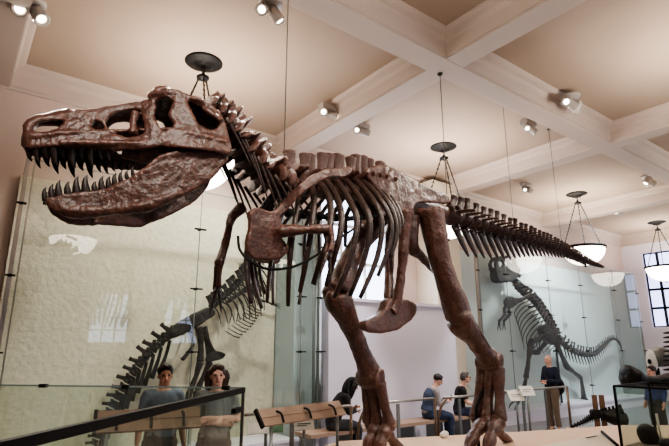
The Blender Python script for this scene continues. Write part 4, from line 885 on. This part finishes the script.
def standing(h=1.7, **kw):
    k = h / 1.7
    J = dict(pelvis=(0, 0, .93), waist=(0, 0, 1.08), chest=(.0, 0, 1.28), neck=(-.01, 0, 1.44), head=(.02, 0, 1.585), sh_l=(-.01, .165, 1.38), sh_r=(-.01, -.165, 1.38), el_l=(-.04, .22, 1.11), el_r=(-.04, -.22, 1.11), wr_l=(.05, .24, .89), wr_r=(.05, -.24, .89),
             hip_l=(0, .085, .9), hip_r=(0, -.085, .9), kn_l=(.02, .1, .5), kn_r=(.02, -.1, .5), ak_l=(-.01, .1, .09), ak_r=(-.01, -.1, .09), to_l=(.14, .12, .035), to_r=(.14, -.12, .035))
    J.update(kw); return {a: V(b) * k for a, b in J.items()}
def seated(lean=.05, **kw):
    z = .55
    J = dict(pelvis=(0, 0, z + .02), waist=(lean * .3, 0, z + .18), chest=(lean * .8, 0, z + .37), neck=(lean * 1.5, 0, z + .54), head=(lean * 2.2 + .03, 0, z + .68), sh_l=(lean * 1.3, .175, z + .48), sh_r=(lean * 1.3, -.175, z + .48), el_l=(lean + .08, .22, z + .22), el_r=(lean + .08, -.22, z + .22), wr_l=(.32, .12, z + .2), wr_r=(.32, -.12, z + .2),
             hip_l=(0, .09, z), hip_r=(0, -.09, z), kn_l=(.43, .11, z - .02), kn_r=(.43, -.11, z - .02), ak_l=(.44, .11, .09), ak_r=(.44, -.11, .09), to_l=(.6, .12, .035), to_r=(.6, -.12, .035))
    J.update(kw); return {a: V(b) for a, b in J.items()}
toCam = lambda p: math.atan2(-p.y, -p.x)
p = atD(163, 400, 5.9); p.z = 0
person('boy with dark hair in a grey blue T-shirt standing behind the near left glass case', p, toCam(p) + .15, standing(1.69), 'skin_a', 'shirt', 'grey_blue', 'charcoal', 'short', 'hair_black', sleeve=.4, tilt=.08)
p = atD(216, 400, 5.8); p.z = 0
person('woman with dark shoulder length hair and folded arms standing behind the near left glass case', p, toCam(p) + .1, standing(1.69, el_l=(.02, .25, 1.13), el_r=(.02, -.25, 1.13), wr_l=(.2, -.02, 1.16), wr_r=(.2, .02, 1.11), hd_l=(.0, -1, 0), hd_r=(.0, 1, 0)), 'skin_b', 'shirt', 'heather', 'charcoal', 'long', 'hair_brown', sleeve=.4)
BX = 7.62
def bench_at(u, v): q = atY(u, v, BX); return V((q.x, BX, 0))
def ex_hood(t, f, j, H):
    c = G(); c.sweep([H(.05, 0, .1), H(-.04, 0, .11), H(-.11, 0, .03), H(-.1, 0, -.12), H(-.05, 0, -.2)], [(.07, .02), (.1, .03), (.11, .04), (.13, .06), (.14, .08)], 12)
    for s in (-1, 1): c.sweep([H(.04, .085 * s, .08), H(.03, .1 * s, -.03), H(.02, .1 * s, -.16), H(.02, .08 * s, -.24)], [(.035, .02), (.04, .022), (.05, .03), (.05, .03)], 8)
    sub('hood', fuse(c, .012, 3).map(f), 'black_c', t)
p = bench_at(333, 412)
hj = seated(.16, wr_l=(.42, .06, .82), wr_r=(.42, -.08, .8), el_l=(.22, .22, .78), el_r=(.22, -.22, .78))
person('seated person in a black hood writing in a notebook on the bench', p, -.35, hj, 'skin_a', 'jacket', 'black_c', 'charcoal', 'long', 'hair_black', tilt=.45, extras=ex_hood)
q = V(p) + Matrix.Rotation(-.35, 3, 'Z') @ V((.5, 0, .83)); tag(obj('notebook', G().box(q, (.22, .3, .015), Matrix.Rotation(-.35, 3, 'Z') @ Matrix.Rotation(-.25, 3, 'Y')), 'white', None, False), 'white notebook held by the hooded person on the bench', 'notebook')
def ex_vest(t, f, j, H):
    c = G(); c.sweep([j['pelvis'] + V((0, 0, .05)), j['waist'], j['chest'], j['chest'].lerp(j['neck'], .7)], [(.2, .16), (.18, .145), (.205, .16), (.17, .12)], 16, ref=(1, 0, 0))
    sub('vest', rough(fuse(c, .014, 3), .006, 10).map(f), 'denim', t)
p = bench_at(428, 408)
person('seated man in a blue denim jacket with grey sleeves looking down at his phone', p, -.5, seated(.1, wr_l=(.4, .05, .83), wr_r=(.4, -.06, .82)), 'skin_b', 'shirt', 'greycloth', 'jeans', 'short', 'hair_black', tilt=.4, extras=ex_vest)
q = V(p) + Matrix.Rotation(-.5, 3, 'Z') @ V((.49, 0, .87)); tag(obj('phone', G().box(q, (.015, .07, .14), Matrix.Rotation(-.5, 3, 'Z') @ Matrix.Rotation(.6, 3, 'Y')), 'black', None, False), 'dark phone in the hands of the seated man in denim', 'phone')
def ex_glass(t, f, j, H):
    c = G()
    for s in (-1, 1):
        c.sweep([H(.095, .034 * s + .022 * math.cos(a), .008 + .018 * math.sin(a)) for a in [k * PI / 4 for k in range(8)]], [.004], 5, closed=True, sub=2, ref=(1, 0, 0)); c.sweep([H(.095, .055 * s, .012), H(.04, .08 * s, .014), H(0, .082 * s, .01)], [.0035], 5)
    c.sweep([H(.095, -.012, .01), H(.095, .012, .01)], [.0035], 5); sub('glasses', c.map(f), 'black', t)
    sub('pendant', G().sweep([H(.0, -.06, -.14), H(.1, 0, -.26), H(.0, .06, -.14)], [.004], 5).map(f), 'steel', t)
p = bench_at(459, 405)
person('seated woman with short dark hair, glasses and black top on the bench', p, -.75, seated(.06, head=(.18, 0, 1.25), wr_l=(.36, .1, .68), wr_r=(.36, -.1, .68)), 'skin_b', 'shirt', 'black_c', 'jeans', 'bob', 'hair_grey', tilt=-.05, sleeve=.4, extras=ex_glass)
def ex_bag(t, f, j, H):
    c = G().sweep([(-.2, -.02, 1.22), (-.25, -.02, 1.08), (-.24, -.02, .92), (-.19, -.02, .84)], [(.09, .05), (.15, .09), (.15, .1), (.1, .06)], 14, ref=(1, 0, 0))
    b = sub('shoulder_bag', fuse(c, .014, 3).map(f), 'black_c', t); sub('strap', G().sweep([(-.2, -.05, 1.2), (-.1, -.16, 1.46), (.1, -.1, 1.4), (.14, .1, 1.15), (-.1, .2, .98)], [(.022, .008)], 8).map(f), 'black_c', b)
p = atZ(556, 432, 0)
person('standing man with shaved head, dark jacket and tan trousers, a black bag on his back', p, PI - .72 + .45, standing(1.73, el_l=(.0, .25, 1.12), el_r=(.0, -.25, 1.12), wr_l=(.22, .06, 1.12), wr_r=(.22, -.04, 1.08), hd_l=(.3, -1, 0), hd_r=(.3, 1, 0)), 'skin_b', 'jacket', 'navy', 'khaki', None, 'hair_grey', extras=ex_bag)
p = atD(656, 400, 11.2); p.z = 0
person('person in a dark blue shirt half hidden behind the black duck-billed skull', p, PI * .9, standing(1.5), 'skin_b', 'shirt', 'blue_c', 'charcoal', 'short', 'hair_brown')

# ------------------------------------------------------------------ light
w = bpy.data.worlds.new('world'); bpy.context.scene.world = w; w.use_nodes = True
w.node_tree.nodes['Background'].inputs[0].default_value = (.75, .82, 1, 1); w.node_tree.nodes['Background'].inputs[1].default_value = .6
def area(loc, tgt, sx, sy, en, col):
    ld = bpy.data.lights.new('window_light', 'AREA'); ld.shape = 'RECTANGLE'; ld.size = sx; ld.size_y = sy; ld.energy = en; ld.color = col
    lo = bpy.data.objects.new('window_light', ld); C.objects.link(lo); lo.location = loc; lo.rotation_euler = (V(tgt) - V(loc)).to_track_quat('-Z', 'Y').to_euler()
area((21.6, -10.2, 3.7), (9, 4, 1.5), 3.6, 3, 520, (.76, .88, 1))  # added cool fill lamp; the end wall has no window there
area((7.6, 9.0, 4.3), (7, 4, 1.5), 2.0, 2.4, 90, (.86, .92, 1))
sc = bpy.context.scene
sc.view_settings.view_transform = 'AgX'; sc.view_settings.look = 'AgX - Medium High Contrast'; sc.view_settings.exposure = .68
sc.cycles.max_bounces = 8; sc.cycles.transparent_max_bounces = 16; sc.cycles.use_denoising = True
